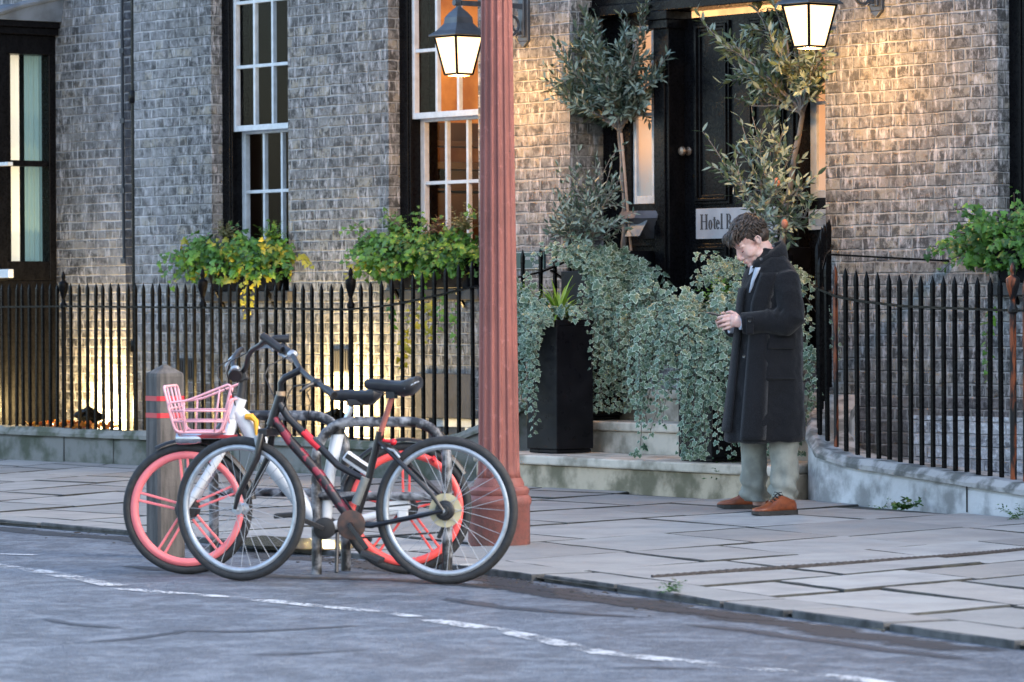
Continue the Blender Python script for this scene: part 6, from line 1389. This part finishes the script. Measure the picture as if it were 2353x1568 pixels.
def sleeve(s, cuff):
    e0 = sh[s] - Zv * .0; pts = [e0.lerp(Pm(1775, 640, 0), .35), e0, e0.lerp(el[s], .35), e0.lerp(el[s], .7), el[s] + Zv * .012, el[s].lerp(wr[s], .12) - Zv * .006, el[s].lerp(wr[s], .4), el[s].lerp(wr[s], .7), el[s].lerp(wr[s], .93), el[s].lerp(wr[s], .99)]
    cm.tube(pts, [.080, .086, .083, .078, .076, .074, .068, .064, .062, .060], 20)
    for k, t in enumerate((.12, .2, .3, .42)):      # bunched folds at the elbow bend
        c = el[s].lerp(wr[s], t) + Zv * .01; d = (wr[s] - el[s]).normalized(); q = (d + Zv * (.5 - .25 * k)).normalized(); n = q.orthogonal().normalized(); m2 = q.cross(n); cm.tube([c + (n * math.cos(a) + m2 * math.sin(a)) * (.064 - .002 * k) for a in [2 * math.pi * j / 18 for j in range(18)]], .0125, 6, closed=True)
sleeve(0, 0); sleeve(1, 0)
cu = smooth_union(cm, .0085, 3, .5); coat = cu.build('coat', m_wool, man, smooth='all')
dsp = coat.modifiers.new('crumple', 'DISPLACE'); tx = bpy.data.textures.new('cloth_crumple', 'CLOUDS'); tx.noise_scale = .13; dsp.texture = tx; dsp.strength = .030; dsp.mid_level = .5
# overlapping front edge of the coat
mb = MB(); rg = []
for i in range(37):
    z = lerp(.425, 1.385, i / 36); t0 = rad(lerp(34, 46, max(0, (z - 1.2) / .185)) if z > 1.2 else 34); rg.append([csurf(t0, z, .004), csurf(t0, z, .016), csurf(t0 + .12, z, .017), csurf(t0 + .5, z, .012), csurf(t0 + .7, z, .0)])
mb.loft(rg); mb.build('front_edge', m_wool, coat, smooth='all')
mb = MB(); rg = []      # far front panel showing beyond it
for i in range(30):
    z = lerp(.47, 1.30, i / 29); rg.append([csurf(rad(-25), z, .0), csurf(rad(-5), z, .022), csurf(rad(14), z, .026), csurf(rad(16), z, .018), csurf(rad(2), z, .0)])
mb.loft(rg); mb.build('far_front_panel', m_wool, coat, smooth='all')
# collar folded over the shoulders, high at the nape
mb = MB(); rg = []; n = 30
nc = Pm(1760, 588, 0)
for i in range(n + 1):
    t = i / n; a = lerp(rad(22), rad(338), t); back = .5 - .5 * math.cos(a); dr = Vector((math.cos(a), math.sin(a)))
    def at_(rf, rl, z, fo=0.0): return nc + Fv * (dr.x * rf + fo) + Lv * dr.y * rl + Zv * z
    hi = lerp(-.030, .092, back ** .8); lo = lerp(-.062, .000, back)
    rg.append([at_(.078, .078, hi - .01, -.012), at_(.088, .088, hi, -.012), at_(.108, .118, (hi + lo) / 2 + .012, -.010), at_(.122, .150, lo - .012, -.004), at_(.112, .138, lo - .018, -.004), at_(.090, .095, lo + .005, -.01)])
mb.loft(rg); cl = mb.build('collar', m_wool, coat, smooth='all')
def disc(mb, c, nrm, r, h=.004): q = Vector(nrm).to_track_quat('Z', 'Y').to_matrix(); mb.lathe([(r * .7, 0), (r, h * .5), (r * .92, h), (r * .5, h * .75)], 14, c, q)
for (px, py, l) in ((1749, 596, .135), (1777, 566, .115)): mb = MB(); disc(mb, Pm(px, py, l), Lv + Fv * .2 + Zv * .3, .010); mb.build('button', m_btn, cl, smooth=True)
mb = MB(); disc(mb, csurf(rad(30), .905, .024), Fv + Lv * .5, .011); mb.build('button', m_btn, coat, smooth=True)
ct = el[0].lerp(wr[0], .80); dW = (wr[0] - el[0]).normalized(); oN = (Lv - dW * Lv.dot(dW)).normalized(); mb = MB(); mb.obox(ct + oN * .064 - Zv * .012, dW * .022, oN * .006, Zv * .050); tb_ = mb.build('cuff_tab', m_wool, coat, bevel=.006)
mb = MB(); disc(mb, ct + oN * .070 + Zv * .016, oN, .011); mb.build('button', m_btn, tb_, smooth=True)
def flap(z0, th0, th1, h, name):
    mb = MB(); rg = []
    for i in range(9): t = lerp(th0, th1, i / 8); zz = z0 - .035 * i / 8 * 0; rg.append([csurf(t, zz, .002), csurf(t, zz + .004, .012), csurf(t, zz - h, .016), csurf(t, zz - h - .004, .004)])
    mb.loft(rg); mb.build(name, m_wool, coat, smooth=True)
flap(1.005, rad(72), rad(112), .055, 'pocket_flap'); flap(.785, rad(72), rad(112), .010, 'pocket_welt')
# ---- trousers
mb = MB()
LEG = [(0, .12, .165, [(990, 1768, 1836, .10), (1040, 1771, 1834, .095), (1085, 1771, 1832, .092), (1115, 1770, 1830, .09), (1138, 1771, 1829, .09), (1150, 1774, 1827, .086)]), (1, -.12, -.165, [(990, 1702, 1764, .10), (1040, 1706, 1760, .095), (1085, 1706, 1759, .09), (1112, 1704, 1760, .09), (1134, 1706, 1762, .09), (1152, 1709, 1763, .085)])]
for s, la, lb, S_ in LEG:
    rg = []; N = 26
    for i in range(N + 1):
        u = i / N * (len(S_) - 1); k = min(len(S_) - 2, int(u)); t = u - k; y, x0_, x1_, b_ = [lerp(S_[k][j], S_[k + 1][j], t) for j in range(4)]; l = lerp(la, lb, i / N)
        f0_, z_ = fz(x0_, y, l); f1_, _ = fz(x1_, y, l); c = (f0_ + f1_) / 2; a_ = abs(f0_ - f1_) / 2 * .97; row = []
        for j in range(24):
            th = 2 * math.pi * j / 24; w_ = mnoise.noise(Vector((math.cos(th) * 1.6 + s * 7, math.sin(th) * 1.6, z_ * 11))) * lerp(.012, .045, (i / N) ** 1.3) + .018 * math.sin(z_ * 70 + th * 2.0 + s) * (i / N) ** 2
            row.append(W_(c + (a_ + w_) * math.cos(th), l + (b_ * .95 + w_) * math.sin(th), z_))
        rg.append(row)
    mb.loft(rg)
tr = mb.build('trousers', m_trs, man, smooth='all')
# ---- shoes
def shoe(heel, yaw_, label=None):
    d = (-_rh * math.cos(yaw_) - _fh * math.sin(yaw_)); w = Zv.cross(d); L = .305
    prof = [(0, .020, .055, .004), (.03, .032, .082, .002), (.10, .037, .088, .001), (.20, .037, .098, .003), (.34, .037, .106, .008), (.48, .040, .088, .010), (.62, .046, .066, .006), (.76, .049, .053, .002), (.88, .043, .045, .004), (.96, .028, .036, .006), (1.0, .010, .026, .008)]
    def sec(u, hw, top, zb, k=18):
        c = heel + d * (u * L); r = []
        for j in range(k):
            a = 2 * math.pi * j / k; sx, sz = math.cos(a), math.sin(a); zz = .026 + zb + (top - .026) * max(0, sz) ** .75 if sz > 0 else .024; r.append(c + w * (hw * (abs(sx) ** .7) * (1 if sx > 0 else -1) * (1 - .35 * max(0, sz) ** 2 * (1 if u < .5 else .3))) + Zv * zz)
        return r
    mb = MB(); mb.loft([sec(*p) for p in prof]); o = mb.build('shoe', m_shoe, man, smooth='all')
    mb = MB(); rgs = []
    for u, hw, top, zb in prof: c = heel + d * (u * L * 1.015 - .004); hw += .005; z0 = .0 if (u < .28 or u > .45) else .006; lift = .010 * max(0, (u - .85) / .15); rgs.append([c + w * hw + Zv * (z0 + lift), c + w * hw + Zv * .027, c - w * hw + Zv * .027, c - w * hw + Zv * (z0 + lift)])
    mb.loft(rgs); mb.build('sole', m_sole, o)
    mb = MB()
    for k in range(5):
        u = .40 + .055 * k; tz = .118 - .0135 * k; c = heel + d * (u * L) + Zv * tz; mb.tube([c + w * .024 - Zv * .008, c + Zv * .004, c - w * .024 - Zv * .008 + d * .006], .0028, 6); mb.tube([c - w * .024 - Zv * .008, c + Zv * .004 + d * .004, c + w * .024 - Zv * .008 + d * .01], .0026, 6)
    c = heel + d * (.40 * L) + Zv * .125
    for s in (-1, 1): mb.tube([c, c + w * s * .03 + Zv * .006, c + w * s * .042 - Zv * .012, c + w * s * .02 - Zv * .01, c], .0026, 6)
    mb.build('laces', m_lace, o, smooth='all')
shoe(onZ(1826, 1182, 0), rad(36)); shoe(onZ(1766, 1169, 0), rad(4))
# ---- phone
pa_, pb_ = Pm(1627, 719, .02), Pm(1686, 733, .02); dx_ = (pa_ - pb_).normalized(); up_ = Lv.cross(dx_).normalized(); up_ = -up_ if up_.z < 0 else up_; pc_ = pa_ - dx_ * .075
t = thing('mobile_phone', "black mobile phone held in both of the man's hands", 'phone', pc_)
mb = MB(); mb.obox(pc_, dx_ * .075, Lv * .036, up_ * .0045); mb.build('phone_body', M('slate_phone_case', (.022, .025, .034), .3), t, bevel=.004)
mb = MB(); mb.obox(pc_ + up_ * .0050, dx_ * .071, Lv * .033, up_ * .0006); mb.build('screen', M('dark_phone_glass', (.012, .013, .016), .1), t)
mb = MB(); mb.obox(pc_ + dx_ * .05 - up_ * .0052 + Lv * .016, dx_ * .014, Lv * .014, up_ * .001); mb.build('camera_bump', m_plas, t)
